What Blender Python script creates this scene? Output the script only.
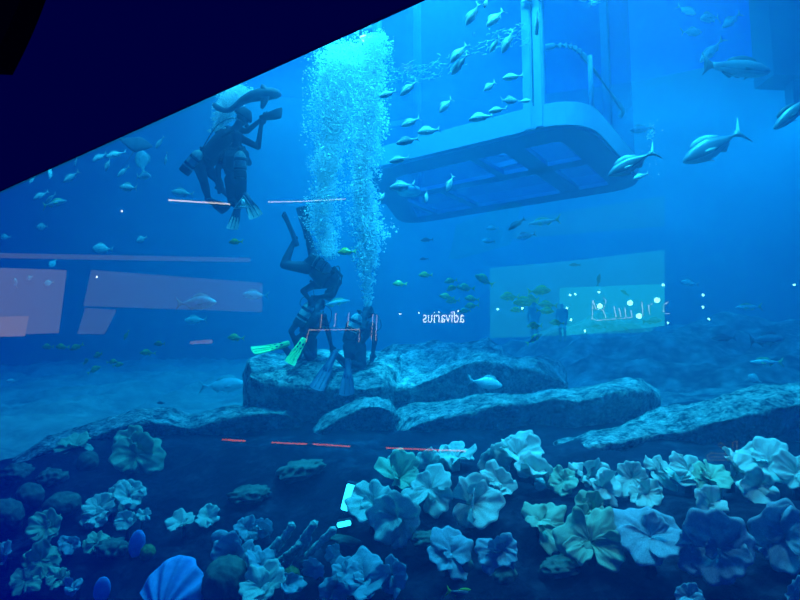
import bpy, bmesh, math, random
from mathutils import Vector, Matrix, noise as mnoise
S = bpy.context.scene
for o in list(bpy.data.objects): bpy.data.objects.remove(o)
COL = S.collection
PI = math.pi
R_ = math.radians

# ------------------------------------------------------------------ camera
CAM = Vector((0.0, 0.0, 2.2)); PITCH = R_(6.0); FPX = 580.0
cd = bpy.data.cameras.new('camera'); cd.sensor_width = 36.0; cd.lens = 36.0*FPX/800.0
cd.clip_start = 0.05; cd.clip_end = 200
cam = bpy.data.objects.new('camera', cd); COL.objects.link(cam)
cam.location = CAM; cam.rotation_euler = (PI/2+PITCH, 0, 0); S.camera = cam
_F = Vector((0, math.cos(PITCH), math.sin(PITCH))); _U = Vector((0, -math.sin(PITCH), math.cos(PITCH))); _R = Vector((1, 0, 0))
def ray(x, y): return _F + _R*((x-400.0)/FPX) + _U*((300.0-y)/FPX)
def at(x, y, d): return CAM + ray(x, y)*d

# the acrylic pane: vertical plane  p.N = PD ;  its top edge in the photograph runs (0,192)-(427,0)
PD = 2.0
def _ztop(az, x, y):
    n = Vector((math.sin(az), math.cos(az), 0)); r = ray(x, y); t = PD/r.dot(n); return CAM.z + r.z*t
lo, hi = R_(20), R_(50)
def _f(a): return _ztop(a, 0, 192)-_ztop(a, 427, 0)
a0, best = 0, 9
for i in range(3001):
    a = R_(15+35*i/3000)
    if abs(_f(a)) < best: best, a0 = abs(_f(a)), a
AZ = a0; ZTOP = _ztop(AZ, 200, 102)
N = Vector((math.sin(AZ), math.cos(AZ), 0)); T = Vector((-math.cos(AZ), math.sin(AZ), 0))   # T runs to the left along the pane
def pane_pt(s, q, z): return N*(PD+q) + T*s + Vector((0, 0, z))
def mirror(p): return p - N*(2*(p.dot(N)-PD))

# ------------------------------------------------------------------ world, lights, exposure
W = bpy.data.worlds.new('world'); S.world = W; W.use_nodes = True
W.node_tree.nodes['Background'].inputs[0].default_value = (0.0, 0.012, 0.68, 1)
W.node_tree.nodes['Background'].inputs[1].default_value = 1.0
S.view_settings.view_transform = 'Standard'; S.view_settings.look = 'None'
S.view_settings.exposure = 0.0; S.view_settings.gamma = 1.0; S.view_settings.use_curve_mapping = False
S.cycles.use_denoising = True; S.cycles.volume_bounces = 1; S.cycles.max_bounces = 10; S.cycles.transparent_max_bounces = 24
S.cycles.diffuse_bounces = 4; S.cycles.glossy_bounces = 3; S.cycles.sample_clamp_indirect = 6.0; S.cycles.caustics_reflective = False; S.cycles.caustics_refractive = False
S.cycles.adaptive_threshold = 0.005
WATER = 11.5
def area(name, loc, sx, sy, power, col, aim=None, spread=180):
    l = bpy.data.lights.new(name, 'AREA'); l.shape = 'RECTANGLE'; l.size = sx; l.size_y = sy; l.energy = power; l.color = col; l.spread = R_(spread)
    o = bpy.data.objects.new(name, l); COL.objects.link(o); o.location = loc
    if aim is not None: o.rotation_euler = (Vector(aim)-Vector(loc)).to_track_quat('-Z', 'Y').to_euler()
    return o
def spot(name, loc, aim, power, col, deg, blend=0.5, rad=0.15):
    l = bpy.data.lights.new(name, 'SPOT'); l.energy = power; l.color = col; l.spot_size = R_(deg); l.spot_blend = blend; l.shadow_soft_size = rad
    o = bpy.data.objects.new(name, l); COL.objects.link(o); o.location = loc
    o.rotation_euler = (Vector(aim)-Vector(loc)).to_track_quat('-Z', 'Y').to_euler(); return o
CY = (0.17, 0.78, 1.0)
area('tank_roof_light', (0, 12.5, 11.3), 10, 8, 1550, CY)
area('tank_rear_light', (5, 19.0, 11.3), 22, 4, 3100, CY)
area('tank_front_light', (1.4, 6.4, 11.2), 6, 1.2, 900, CY, (1.6, 7.2, 5.0), 80)
spot('bubble_spot_light', (-0.9, 8.6, 11.2), (-0.75, 9.0, 3), 20000, CY, 19, 0.6, 0.15)
spot('bubble_front_light', (-0.5, 5.2, 11.0), (-0.75, 8.9, 4.3), 9000, CY, 16, 0.7, 0.2)  # added spot, brightens the self-shadowed front of the bubbles
spot('reef_spot_light', (0.6, 10.2, 11.2), (0.6, 9.3, 1.8), 11500, CY, 58, 0.7, 0.4)  # added spot over the reef to brighten the rock tops
spot('left_school_light', (-4.6, 7.6, 11.2), (-6.2, 9.8, 5.2), 3200, CY, 50, 0.9, 0.3)  # added spot to lift the dull fish on the left
spot('diver_spot_light', (-2.5, 8.6, 11.2), (-2.6, 9.4, 5.6), 3200, CY, 16, 0.7, 0.1)  # added spot to brighten the bubble cloud and tops of the upper divers
spot('ridge_spot_light', (4.4, 8.6, 10.5), (4.0, 7.4, 1.8), 2600, CY, 44, 0.7, 0.4)
spot('coral_spot_light', (2.0, 3.8, 7.5), (2.1, 5.0, 0.8), 1450, (0.6, 0.84, 1.0), 38, 0.9, 0.3)
spot('coral_side_light', (-1.8, 5.4, 7.5), (-2.1, 6.0, 0.5), 420, (0.15, 0.8, 1.0), 46, 0.9, 0.3)

# ------------------------------------------------------------------ helpers
def tag(o, label=None, cat=None, group=None, kind=None):
    if label: o['label'] = label
    if cat: o['category'] = cat
    if group: o['group'] = group
    if kind: o['kind'] = kind
    return o
def link(name, bm, mats, parent=None, smooth=True, loc=None):
    me = bpy.data.meshes.new(name); bmesh.ops.recalc_face_normals(bm, faces=bm.faces[:]) if bm.faces else None
    bm.to_mesh(me); bm.free()
    for m in (mats if isinstance(mats, (list, tuple)) else [mats]): me.materials.append(m)
    if smooth:
        for p in me.polygons: p.use_smooth = True
    o = bpy.data.objects.new(name, me); COL.objects.link(o)
    if parent is not None: o.parent = parent
    if loc is not None: o.location = loc
    return o
def empty(name, loc=(0, 0, 0), rot=(0, 0, 0)):
    o = bpy.data.objects.new(name, None); COL.objects.link(o); o.location = loc; o.rotation_euler = rot; o.empty_display_size = 0.1; return o
def copy_tree(o, parent=None):
    c = o.copy(); COL.objects.link(c); c.parent = parent
    for ch in list(o.children): copy_tree(ch, c)
    return c
def box(bm, c, s, M=None, mi=0):
    vs = []
    for k in range(8):
        v = Vector(((-.5, .5)[k & 1]*s[0], (-.5, .5)[k >> 1 & 1]*s[1], (-.5, .5)[k >> 2 & 1]*s[2]))
        if M is not None: v = M @ v
        vs.append(bm.verts.new(v+Vector(c)))
    for f in ((0, 1, 3, 2), (4, 6, 7, 5), (0, 4, 5, 1), (2, 3, 7, 6), (0, 2, 6, 4), (1, 5, 7, 3)):
        bm.faces.new([vs[i] for i in f]).material_index = mi
def tube(bm, pts, rad, n=8, mi=0, cap=True):
    pts = [Vector(p) for p in pts]; rings = []; up = Vector((0.31, 0.17, 0.93))
    rr = rad if isinstance(rad, (list, tuple)) else [rad]*len(pts)
    for i, p in enumerate(pts):
        t = (pts[min(i+1, len(pts)-1)]-pts[max(i-1, 0)]).normalized()
        a = t.cross(up)
        if a.length < 0.05: a = t.cross(Vector((1, 0, 0)))
        a.normalize(); b = t.cross(a); up = b if i else up
        up = a.cross(t) if False else up
        rings.append([bm.verts.new(p+(a*math.cos(2*PI*k/n)+b*math.sin(2*PI*k/n))*rr[i]) for k in range(n)])
    for i in range(len(rings)-1):
        for k in range(n):
            f = bm.faces.new((rings[i][k], rings[i][(k+1) % n], rings[i+1][(k+1) % n], rings[i+1][k])); f.material_index = mi
    if cap:
        bm.faces.new(rings[0]).material_index = mi; bm.faces.new(rings[-1][::-1]).material_index = mi
def lathe(bm, prof, M, n=16, mi=0):
    """prof: (radius, height) pairs turned about local z, placed by M"""
    rings = []
    for r, z in prof:
        rings.append([bm.verts.new(M @ Vector((r*math.cos(2*PI*k/n), r*math.sin(2*PI*k/n), z))) for k in range(n)] if r > 1e-5 else [bm.verts.new(M @ Vector((0, 0, z)))])
    for a, b in zip(rings, rings[1:]):
        for k in range(n):
            q = [a[k % len(a)], a[(k+1) % len(a)], b[(k+1) % len(b)], b[k % len(b)]]
            u = []
            for v in q:
                if v not in u: u.append(v)
            if len(u) > 2:
                try: bm.faces.new(u).material_index = mi
                except ValueError: pass
def ball(bm, c, r, sub=1, mi=0, M=None):
    mm = Matrix.Translation(Vector(c)) @ (M if M is not None else Matrix()) @ Matrix.Diagonal((r, r, r, 1)) if not isinstance(r, tuple) else Matrix.Translation(Vector(c)) @ (M if M is not None else Matrix()) @ Matrix.Diagonal((*r, 1))
    res = bmesh.ops.create_icosphere(bm, subdivisions=sub, radius=1.0, matrix=mm)
    if mi:
        for v in res['verts']:
            for f in v.link_faces: f.material_index = mi
def frame_matrix(o, z, x=None):
    z = Vector(z).normalized(); x = Vector(x) if x is not None else Vector((1, 0, 0.02))
    y = z.cross(x); y = y.normalized() if y.length > 1e-4 else z.cross(Vector((0, 1, 0))).normalized()
    x = y.cross(z); M = Matrix((x, y, z)).transposed().to_4x4(); M.translation = Vector(o); return M

# ------------------------------------------------------------------ materials
MATS = {}
def mat(name, col, rough=0.6, spec=0.3, metal=0.0, emit=None, es=0.0, trans=0.0, noise=None, bump=0.0, nscale=8.0, sub=0.0):
    m = bpy.data.materials.new(name); m.use_nodes = True; nt = m.node_tree; b = nt.nodes['Principled BSDF']
    b.inputs['Base Color'].default_value = (*col, 1); b.inputs['Roughness'].default_value = rough
    b.inputs['Specular IOR Level'].default_value = spec; b.inputs['Metallic'].default_value = metal
    if emit is not None:
        b.inputs['Emission Color'].default_value = (*emit, 1); b.inputs['Emission Strength'].default_value = es
    if noise is not None or bump:
        tc = nt.nodes.new('ShaderNodeTexCoord'); nz = nt.nodes.new('ShaderNodeTexNoise')
        nz.inputs['Scale'].default_value = nscale; nz.inputs['Detail'].default_value = 6; nt.links.new(tc.outputs['Object'], nz.inputs['Vector'])
        if noise is not None:
            rp = nt.nodes.new('ShaderNodeValToRGB'); rp.color_ramp.elements[0].position = 0.35; rp.color_ramp.elements[1].position = 0.65
            rp.color_ramp.elements[0].color = (*col, 1); rp.color_ramp.elements[1].color = (*noise, 1)
            nt.links.new(nz.outputs['Fac'], rp.inputs[0]); nt.links.new(rp.outputs[0], b.inputs['Base Color'])
        if bump:
            bp = nt.nodes.new('ShaderNodeBump'); bp.inputs['Strength'].default_value = bump; bp.inputs['Distance'].default_value = 0.05
            nt.links.new(nz.outputs['Fac'], bp.inputs['Height']); nt.links.new(bp.outputs[0], b.inputs['Normal'])
    MATS[name] = m; return m
def rock_mat(name, dark, light, scale=1.0, lo=0.42, hi=0.66, bump=0.6):
    m = bpy.data.materials.new(name); m.use_nodes = True; nt = m.node_tree; b = nt.nodes['Principled BSDF']; L = nt.links
    tc = nt.nodes.new('ShaderNodeTexCoord')
    n1 = nt.nodes.new('ShaderNodeTexNoise'); n1.inputs['Scale'].default_value = 3.2*scale; n1.inputs['Detail'].default_value = 10; n1.inputs['Roughness'].default_value = 0.72
    n2 = nt.nodes.new('ShaderNodeTexVoronoi'); n2.inputs['Scale'].default_value = 14*scale
    L.new(tc.outputs['Object'], n1.inputs['Vector']); L.new(tc.outputs['Object'], n2.inputs['Vector'])
    mx = nt.nodes.new('ShaderNodeMath'); mx.operation = 'MULTIPLY_ADD'; mx.inputs[1].default_value = -0.18
    L.new(n2.outputs['Distance'], mx.inputs[0]); L.new(n1.outputs['Fac'], mx.inputs[2])
    ad = nt.nodes.new('ShaderNodeMath'); ad.operation = 'ADD'; ad.inputs[1].default_value = 0.07; L.new(mx.outputs[0], ad.inputs[0])
    rp = nt.nodes.new('ShaderNodeValToRGB'); rp.color_ramp.elements[0].position = lo; rp.color_ramp.elements[1].position = hi
    rp.color_ramp.elements[0].color = (*dark, 1); rp.color_ramp.elements[1].color = (*light, 1)
    L.new(ad.outputs[0], rp.inputs[0]); L.new(rp.outputs[0], b.inputs['Base Color'])
    bp = nt.nodes.new('ShaderNodeBump'); bp.inputs['Strength'].default_value = bump; bp.inputs['Distance'].default_value = 0.12
    L.new(ad.outputs[0], bp.inputs['Height']); L.new(bp.outputs[0], b.inputs['Normal'])
    b.inputs['Roughness'].default_value = 0.9; b.inputs['Specular IOR Level'].default_value = 0.1
    MATS[name] = m; return m

ROCK = rock_mat('crusted rock', (0.022, 0.030, 0.036), (0.58, 0.66, 0.62), 1.7, 0.37, 0.64, 1.0)
BED = rock_mat('reef bed', (0.012, 0.015, 0.018), (0.055, 0.065, 0.07), 0.8)
# ------------------------------------------------------------------ the setting
# acrylic pane
def glass_mat():
    m = bpy.data.materials.new('clear acrylic'); m.use_nodes = True; nt = m.node_tree; nt.nodes.clear(); L = nt.links
    out = nt.nodes.new('ShaderNodeOutputMaterial'); mix = nt.nodes.new('ShaderNodeMixShader')
    tr = nt.nodes.new('ShaderNodeBsdfTransparent'); gl = nt.nodes.new('ShaderNodeBsdfGlossy'); gl.inputs['Roughness'].default_value = 0.0
    fr = nt.nodes.new('ShaderNodeFresnel'); fr.inputs['IOR'].default_value = 1.9
    L.new(fr.outputs[0], mix.inputs[0]); L.new(tr.outputs[0], mix.inputs[1]); L.new(gl.outputs[0], mix.inputs[2]); L.new(mix.outputs[0], out.inputs[0])
    return m
GLASS = glass_mat()
bm = bmesh.new()
vs = [bm.verts.new(pane_pt(s, 0, z)) for s, z in ((-9, -1.2), (26, -1.2), (26, ZTOP), (-9, ZTOP))]
bm.faces.new(vs)
o = link('window_1', bm, GLASS, smooth=False)
if o.data.polygons[0].normal.dot(N) > 0: o.data.flip_normals(); tag(o, 'clear acrylic viewing pane between the dark hall and the tank', 'window', kind='structure')

# dark header wall over the pane, with a darker rounded bulkhead before it in the top left
HEAD = mat('navy painted header', (0.002, 0.006, 0.062), 0.9, 0.0)
BLACK = mat('black hall paint', (0.002, 0.002, 0.004), 0.9, 0.0)
bm = bmesh.new()
MP = Matrix((T, N, Vector((0, 0, 1)))).transposed()
box(bm, pane_pt(8.5, -0.011, (ZTOP+16)/2), (35, 0.02, 16-ZTOP), MP)
o = link('wall_front', bm, HEAD, smooth=False); tag(o, 'dark navy header wall above the viewing pane', 'wall', kind='structure')

bm = bmesh.new(); pr = []
for i in range(25):   # rounded black bulkhead under the hall ceiling, left of the viewer
    t = i/24; p = at(-90+136*t-26*t*t, -60+0*t, 1.25) if False else at(34-30*t-12*t*t, -40+100*t, 1.5); pr.append(p)
n0 = len(pr); A = [bm.verts.new(p) for p in pr]; B = [bm.verts.new(p+Vector((-.9, .02, .05))) for p in pr]; A2 = [bm.verts.new(p+Vector((0, .08, 0))) for p in pr]; B2 = [bm.verts.new(v.co+Vector((0, .08, 0))) for v in B]
for i in range(n0-1):
    for a, b in ((A, B), (B, B2), (B2, A2), (A2, A)): bm.faces.new((a[i], a[i+1], b[i+1], b[i]))
for i in (0, n0-1): bm.faces.new((A[i], B[i], B2[i], A2[i]))
o = link('wall_left', bm, BLACK, smooth=False); tag(o, 'black rounded bulkhead at the top left corner', 'wall', kind='structure')

def lerp_knots(k, x):
    if x <= k[0][0]: return k[0][1]
    for (x0, y0), (x1, y1) in zip(k, k[1:]):
        if x <= x1:
            t = (x-x0)/(x1-x0); return y0+(y1-y0)*t
    return k[-1][1]
RS = [(-60, 1.7), (-35, 1.55), (0, 1.0), (20, 0.86), (60, 0.82)]
GZ = [(0, -0.9), (3.3, -0.3), (3.8, 0.1), (4.2, 0.45), (5.0, 0.82), (5.6, 1.00), (7.0, 1.18), (8.5, 1.26), (11, 1.36), (15, 1.6), (18, 1.8), (26, 2.0)]
def ground_z(x, y, rough=True):
    r = math.hypot(x, y); a = math.degrees(math.atan2(x, y)); z = lerp_knots(GZ, r/lerp_knots(RS, a))
    m = max(0.0, min(1.0, (a-3)/14))*max(0.0, min(1.0, (r-9.5)/7)); z += 0.95*m*m*(3-2*m)
    ml = max(0.0, min(1.0, (-a-3)/14))*max(0.0, min(1.0, (r-10)/7)); z += 0.35*ml
    if rough:
        p = Vector((x, y, 0)); far = max(0.0, min(1.0, (r-9)/6))
        z += 0.16*mnoise.fractal(p*0.9, 1.0, 2.0, 4)*(1+far) + 0.05*mnoise.noise(p*3.1) + (0.75*abs(mnoise.noise(Vector((x*.28+y*.12, y*.5, 0))))*far if a > 0 else 0.06*mnoise.noise(p*0.5))
    return z
bm = bmesh.new(); G = []
na, nr = 168, 150
for i in range(nr+1):
    r = 2.2*(26.5/2.2)**(i/nr); row = []
    for j in range(na+1):
        a = R_(-72+134*j/na); x, y = r*math.sin(a), r*math.cos(a); row.append(bm.verts.new((x, y, ground_z(x, y))))
    G.append(row)
for i in range(nr):
    for j in range(na): bm.faces.new((G[i][j], G[i][j+1], G[i+1][j+1], G[i+1][j]))
for f in [f for f in bm.faces if all((v.co.dot(N) < PD-0.3) for v in f.verts)]: bm.faces.remove(f)
for v in bm.verts:
    if v.co.dot(N) < PD+0.03: v.co += N*(PD+0.03-v.co.dot(N))
bmesh.ops.delete(bm, geom=[v for v in bm.verts if not v.link_faces], context='VERTS')
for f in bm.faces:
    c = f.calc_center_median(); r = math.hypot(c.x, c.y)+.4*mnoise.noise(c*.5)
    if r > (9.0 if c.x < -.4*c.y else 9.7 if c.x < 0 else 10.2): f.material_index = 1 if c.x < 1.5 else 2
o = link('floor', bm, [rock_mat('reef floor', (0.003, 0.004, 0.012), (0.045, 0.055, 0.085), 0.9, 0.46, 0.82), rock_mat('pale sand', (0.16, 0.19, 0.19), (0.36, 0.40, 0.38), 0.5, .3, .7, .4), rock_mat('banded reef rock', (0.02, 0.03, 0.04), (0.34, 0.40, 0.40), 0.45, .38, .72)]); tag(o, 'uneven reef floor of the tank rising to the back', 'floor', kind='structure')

# tank walls: a curved back wall with broad panels and darker piers
WALLM = mat('blue tank wall', (0.03, 0.10, 0.16), 0.8, 0.1, noise=(0.05, 0.13, 0.2), nscale=0.5)
bm = bmesh.new(); prev = None
for j in range(61):
    a0_ = AZ-R_(85.0); a = a0_+(R_(64)-a0_)*j/60; r = 25.5
    p = [bm.verts.new((rr*math.sin(a), rr*math.cos(a), z)) for rr, z in ((r, -2), (r, 14), (r+.4, 14), (r+.4, -2))]
    if prev:
        for k in range(4): bm.faces.new((prev[k], p[k], p[(k+1) % 4], prev[(k+1) % 4]))
    prev = p
o = link('wall_back', bm, WALLM); tag(o, 'hazy blue back wall of the tank', 'wall', kind='structure')

bm = bmesh.new(); P0 = [at(764, 82, 15), at(812, 84, 15)]; e_ = (P0[1]-P0[0]).normalized(); f_ = Vector((-e_.y, e_.x, 0)).normalized()
c_ = (P0[0]+P0[1])/2; box(bm, (c_.x, c_.y, (c_.z+13)/2), ((P0[1]-P0[0]).length, .8, 13-c_.z), Matrix((e_, f_, Vector((0, 0, 1)))).transposed())
c2 = at(795, 92, 15); box(bm, (c2.x, c2.y, c2.z), (.32, .3, .75))
o = link('column', bm, WALLM, smooth=False); tag(o, 'broad blue tank column hanging down at the upper right', 'column', kind='structure')
# the water itself
def water_mat():
    m = bpy.data.materials.new('tank water'); m.use_nodes = True; nt = m.node_tree; nt.nodes.clear(); L = nt.links
    out = nt.nodes.new('ShaderNodeOutputMaterial'); add = nt.nodes.new('ShaderNodeAddShader')
    sc = nt.nodes.new('ShaderNodeVolumeScatter'); ab = nt.nodes.new('ShaderNodeVolumeAbsorption')
    ss = (0.010, 0.0260, 0.039); sa = (0.22, 0.040, 0.014)
    d = max(ss); sc.inputs['Density'].default_value = d; sc.inputs['Color'].default_value = (*[v/d for v in ss], 1); sc.inputs['Anisotropy'].default_value = 0.2
    d = 0.5; ab.inputs['Density'].default_value = d; ab.inputs['Color'].default_value = (*[1-v/d for v in sa], 1)
    L.new(sc.outputs[0], add.inputs[0]); L.new(ab.outputs[0], add.inputs[1]); L.new(add.outputs[0], out.inputs['Volume']); return m
bm = bmesh.new()
MPW = MP
def prism(bm, poly, z0, z1, mi=0):
    lo = [bm.verts.new((p.x, p.y, z0)) for p in poly]; hi = [bm.verts.new((p.x, p.y, z1)) for p in poly]; n = len(poly)
    bm.faces.new(lo[::-1]).material_index = mi; bm.faces.new(hi).material_index = mi
    for k in range(n): bm.faces.new((lo[k], lo[(k+1) % n], hi[(k+1) % n], hi[k])).material_index = mi
prism(bm, [pane_pt(-8.8, .02, 0), pane_pt(25.8, .02, 0), pane_pt(25.8, 30, 0), pane_pt(-8.8, 30, 0)], -1.4, WATER)
o = link('water', bm, water_mat(), smooth=False); tag(o, 'clear blue water filling the tank', 'water', kind='structure')
# ------------------------------------------------------------------ rocks
def rock(label, cols, dl, db, drop=1.2, amp=0.10, seed=0, undercut=0.5, m=ROCK, name='rock', group=None, nsub=7):
    """cols: (x, y of the front lip, y of the back crest, lip depth offset) along the rock from left to right"""
    cols = [c if len(c) > 3 else (*c, 0.0) for c in cols]
    fine = []
    for i in range(len(cols)-1):
        for k in range(nsub):
            t = k/nsub; fine.append([cols[i][j]*(1-t)+cols[i+1][j]*t for j in range(4)])
    fine.append(list(cols[-1])); n = len(fine); base = None
    bm = bmesh.new(); rows = []
    for i, (x, yl, yb, do) in enumerate(fine):
        e = min(i, n-1-i)/max(1, n-1); w = min(1.0, e*7+0.12)
        d0 = dl+do+(1-w)*0.5*(db-dl); d1 = db+do-(1-w)*0.4*(db-dl)
        L_, B_ = at(x, yl, d0), at(x, yb, d1)
        away = Vector((L_.x, L_.y, 0)).normalized(); prof = []
        zb = ground_z(L_.x, L_.y, False)-0.5; zb = min(zb, L_.z-drop)
        f0 = L_ + away*undercut; f0.z = zb
        for t in (0, .2, .4, .6, .8, .93): 
            p = f0.lerp(L_, t); p += away*0.10*math.sin(t*PI); prof.append(p)
        for t in (0, .15, .3, .45, .6, .75, .9, 1.0):
            p = L_.lerp(B_, t); p.z += 0.10*math.sin(t*PI)*w; prof.append(p)
        b0 = B_+away*0.5; b0.z = zb
        for t in (.3, .7, 1.0): prof.append(B_.lerp(b0, t))
        rows.append([bm.verts.new(p) for p in prof])
    for i in range(n-1):
        for k in range(len(rows[0])-1): bm.faces.new((rows[i][k], rows[i+1][k], rows[i+1][k+1], rows[i][k+1]))
    m_ = len(rows[0])
    for i in range(n-1): bm.faces.new((rows[i][m_-1], rows[i+1][m_-1], rows[i+1][0], rows[i][0]))
    bm.faces.new(rows[0]); bm.faces.new(rows[-1][::-1])
    bmesh.ops.triangulate(bm, faces=[f for f in bm.faces if len(f.verts) > 4])
    bmesh.ops.subdivide_edges(bm, edges=[e for e in bm.edges if e.calc_length() > 0.09], cuts=1, use_grid_fill=True)
    bm.normal_update()
    sd = Vector((seed*7.3, seed*3.1, seed*1.7))
    for v in bm.verts:
        p = v.co+sd
        h = mnoise.fractal(p*1.3, 0.9, 2.1, 5)*amp*0.9 - abs(mnoise.noise(p*2.6))*amp*0.7 + mnoise.noise(p*9)*amp*0.22
        v.co += v.normal*h
    ctr = sum((v.co for v in bm.verts), Vector())/len(bm.verts); ctr.z = min(v.co.z for v in bm.verts)
    for v in bm.verts: v.co -= ctr
    o = link(name, bm, m, loc=ctr, smooth=True)
    return tag(o, label, 'rock', group)

rock('broad flat-topped rock on which the two kneeling divers rest', [(243, 392, 374), (249, 376, 358), (262, 383, 352), (290, 387, 350), (320, 390, 349), (345, 388, 349), (365, 389, 351), (385, 387, 351), (400, 385, 352)], 8.6, 10.4, 1.0, 0.09, 1)
rock('tall crusted boulder right of the kneeling divers', [(362, 388, 362), (375, 388, 352), (395, 386, 346), (420, 382, 343), (445, 374, 343), (470, 365, 341), (488, 361, 338), (500, 360, 345), (509, 362, 355)], 9.5, 11.0, 1.0, 0.10, 2)
rock('slanted dark-faced boulder behind the long flat ledge', [(376, 400, 396), (400, 391, 388), (430, 380, 377), (460, 366, 363), (485, 361, 358), (510, 367, 358), (530, 370, 357), (547, 374, 355), (560, 380, 361), (568, 386, 372), (572, 395, 388)], 9.0, 9.9, 0.9, 0.09, 3)
rock('long flat ledge with a dark overhanging face, centre of the reef', [(384, 438, 424), (399, 432, 406), (420, 424, 402), (443, 417, 400), (473, 413, 398), (501, 405, 396), (534, 403, 397), (550, 398, 394), (578, 402, 390), (610, 394, 385), (632, 391, 382), (650, 392, 383), (660, 400, 392)], 7.6, 9.0, 0.8, 0.08, 4, 0.35)
rock('low rounded rock in front of the flat-topped rock', [(312, 434, 430), (325, 428, 422), (338, 420, 414), (350, 414, 407), (364, 408, 399), (378, 406, 396), (390, 410, 402), (400, 417, 412)], 7.8, 8.7, 0.7, 0.07, 5)
rock('long dark-fronted reef ridge at the left, sand behind it', [(-30, 480, 474, -1.4), (0, 472, 466, -1.4), (24, 464, 457, -1.3), (40, 454, 446, -1.2), (60, 446, 437, -1.0), (88, 438, 426, -.8), (105, 433, 421, -.65), (122, 427, 416, -.5), (140, 422, 411, -.4), (170, 425, 408, -.2), (190, 429, 414), (210, 424, 414), (240, 417, 408), (262, 413, 405), (285, 414, 408), (305, 424, 420)], 8.2, 9.6, 0.9, 0.08, 6)
rock('high crusted ridge sloping up behind the right-hand corals', [(556, 448, 440), (580, 446, 437), (600, 445, 434), (622, 443, 430), (645, 437, 420), (662, 434, 412), (690, 429, 405), (712, 422, 400), (735, 418, 396), (767, 410, 389), (800, 403, 386), (840, 398, 383), (870, 398, 385)], 6.3, 7.7, 0.9, 0.10, 7)
# ------------------------------------------------------------------ glass-sided cage hanging in the water
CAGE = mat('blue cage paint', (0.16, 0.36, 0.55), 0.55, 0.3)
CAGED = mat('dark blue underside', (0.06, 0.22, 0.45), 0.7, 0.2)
RAIL = mat('pale rail', (0.5, 0.6, 0.6), 0.4, 0.4)
def clear_mat(name, tint, refl):
    m = bpy.data.materials.new(name); m.use_nodes = True; nt = m.node_tree; nt.nodes.clear(); L = nt.links
    out = nt.nodes.new('ShaderNodeOutputMaterial'); mix = nt.nodes.new('ShaderNodeMixShader'); mix.inputs[0].default_value = refl
    tr = nt.nodes.new('ShaderNodeBsdfTransparent'); tr.inputs[0].default_value = (*tint, 1); gl = nt.nodes.new('ShaderNodeBsdfGlossy'); gl.inputs['Roughness'].default_value = 0.15
    L.new(tr.outputs[0], mix.inputs[1]); L.new(gl.outputs[0], mix.inputs[2]); L.new(mix.outputs[0], out.inputs[0]); return m
CGLASS = clear_mat('cage side glass', (0.42, 0.60, 0.80), 0.03)
CFLOOR = clear_mat('cage floor glass', (0.20, 0.36, 0.58), 0.04)
E1 = Vector((0.82, -0.572, 0)).normalized(); E2 = Vector((-E1.y, E1.x, 0)); CZ = 5.5
def cpt(a, b, z=0.0): return E1*a+E2*b+Vector((0, 0, z))
def rounded(poly, r, n=8):
    out = []; m = len(poly)
    for i in range(m):
        p, a, b = Vector(poly[i]), Vector(poly[i-1]), Vector(poly[(i+1) % m]); rr = r[i]
        u, v = (a-p).normalized(), (b-p).normalized(); s, e = p+u*rr, p+v*rr
        for k in range(n+1):
            t = k/n; out.append((1-t)**2*s+2*t*(1-t)*p+t*t*e)
    return out
foot = rounded([(-6.15, 7.66), (-2.28, 7.66), (-2.28, 11.35), (-7.9, 11.35)], [0.5, 0.75, 0.7, 0.9])
def off(poly, d):
    c = sum((Vector(p) for p in poly), Vector((0, 0)))/len(poly); out = []; m = len(poly)
    for i in range(m):
        t = (Vector(poly[(i+1) % m])-Vector(poly[i-1])).normalized(); n_ = Vector((-t.y, t.x)); out.append(Vector(poly[i])+n_*d)
    return out
def ring(bm, outer, inner, z0, z1):
    n = len(outer); V = [[bm.verts.new(cpt(p.x, p.y, z)) for p in q] for q, z in ((outer, z0), (outer, z1), (inner, z1), (inner, z0))]
    for i in range(n):
        j = (i+1) % n
        for a in range(4):
            b = (a+1) % 4; bm.faces.new((V[a][i], V[a][j], V[b][j], V[b][i]))
cage = empty('observation_cage', cpt(-4.8, 9.5, CZ))
tag(cage, 'big blue glass-sided observation cage with rounded corners hanging in the water', 'cage')
def cpart(name, bm, m, par=None, smooth=False):
    o = link(name, bm, m, smooth=smooth); p = par or cage
    o.parent = p; o.matrix_parent_inverse = Matrix.Translation(-cage.location) if p is cage else Matrix(); return o
bm = bmesh.new(); ring(bm, foot, off(foot, 0.10), CZ, CZ+0.34); bevel = cpart('bottom_band', bm, CAGE)
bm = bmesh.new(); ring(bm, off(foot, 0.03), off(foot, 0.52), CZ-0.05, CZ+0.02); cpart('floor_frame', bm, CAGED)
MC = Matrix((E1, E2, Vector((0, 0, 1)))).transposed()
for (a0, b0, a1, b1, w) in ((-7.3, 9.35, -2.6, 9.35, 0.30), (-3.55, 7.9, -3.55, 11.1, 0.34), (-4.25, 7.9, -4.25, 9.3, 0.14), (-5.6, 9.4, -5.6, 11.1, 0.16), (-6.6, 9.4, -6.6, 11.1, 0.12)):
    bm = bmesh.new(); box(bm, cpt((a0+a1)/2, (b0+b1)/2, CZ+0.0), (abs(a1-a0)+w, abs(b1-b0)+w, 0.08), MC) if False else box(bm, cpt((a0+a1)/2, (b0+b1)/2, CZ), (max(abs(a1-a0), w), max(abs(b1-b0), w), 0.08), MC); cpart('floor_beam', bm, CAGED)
bm = bmesh.new(); inn = off(foot, 0.45); bm.faces.new([bm.verts.new(cpt(p.x, p.y, CZ+0.03)) for p in inn]); bmesh.ops.triangulate(bm, faces=bm.faces[:]); cpart('floor_glass', bm, CFLOOR)
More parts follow.
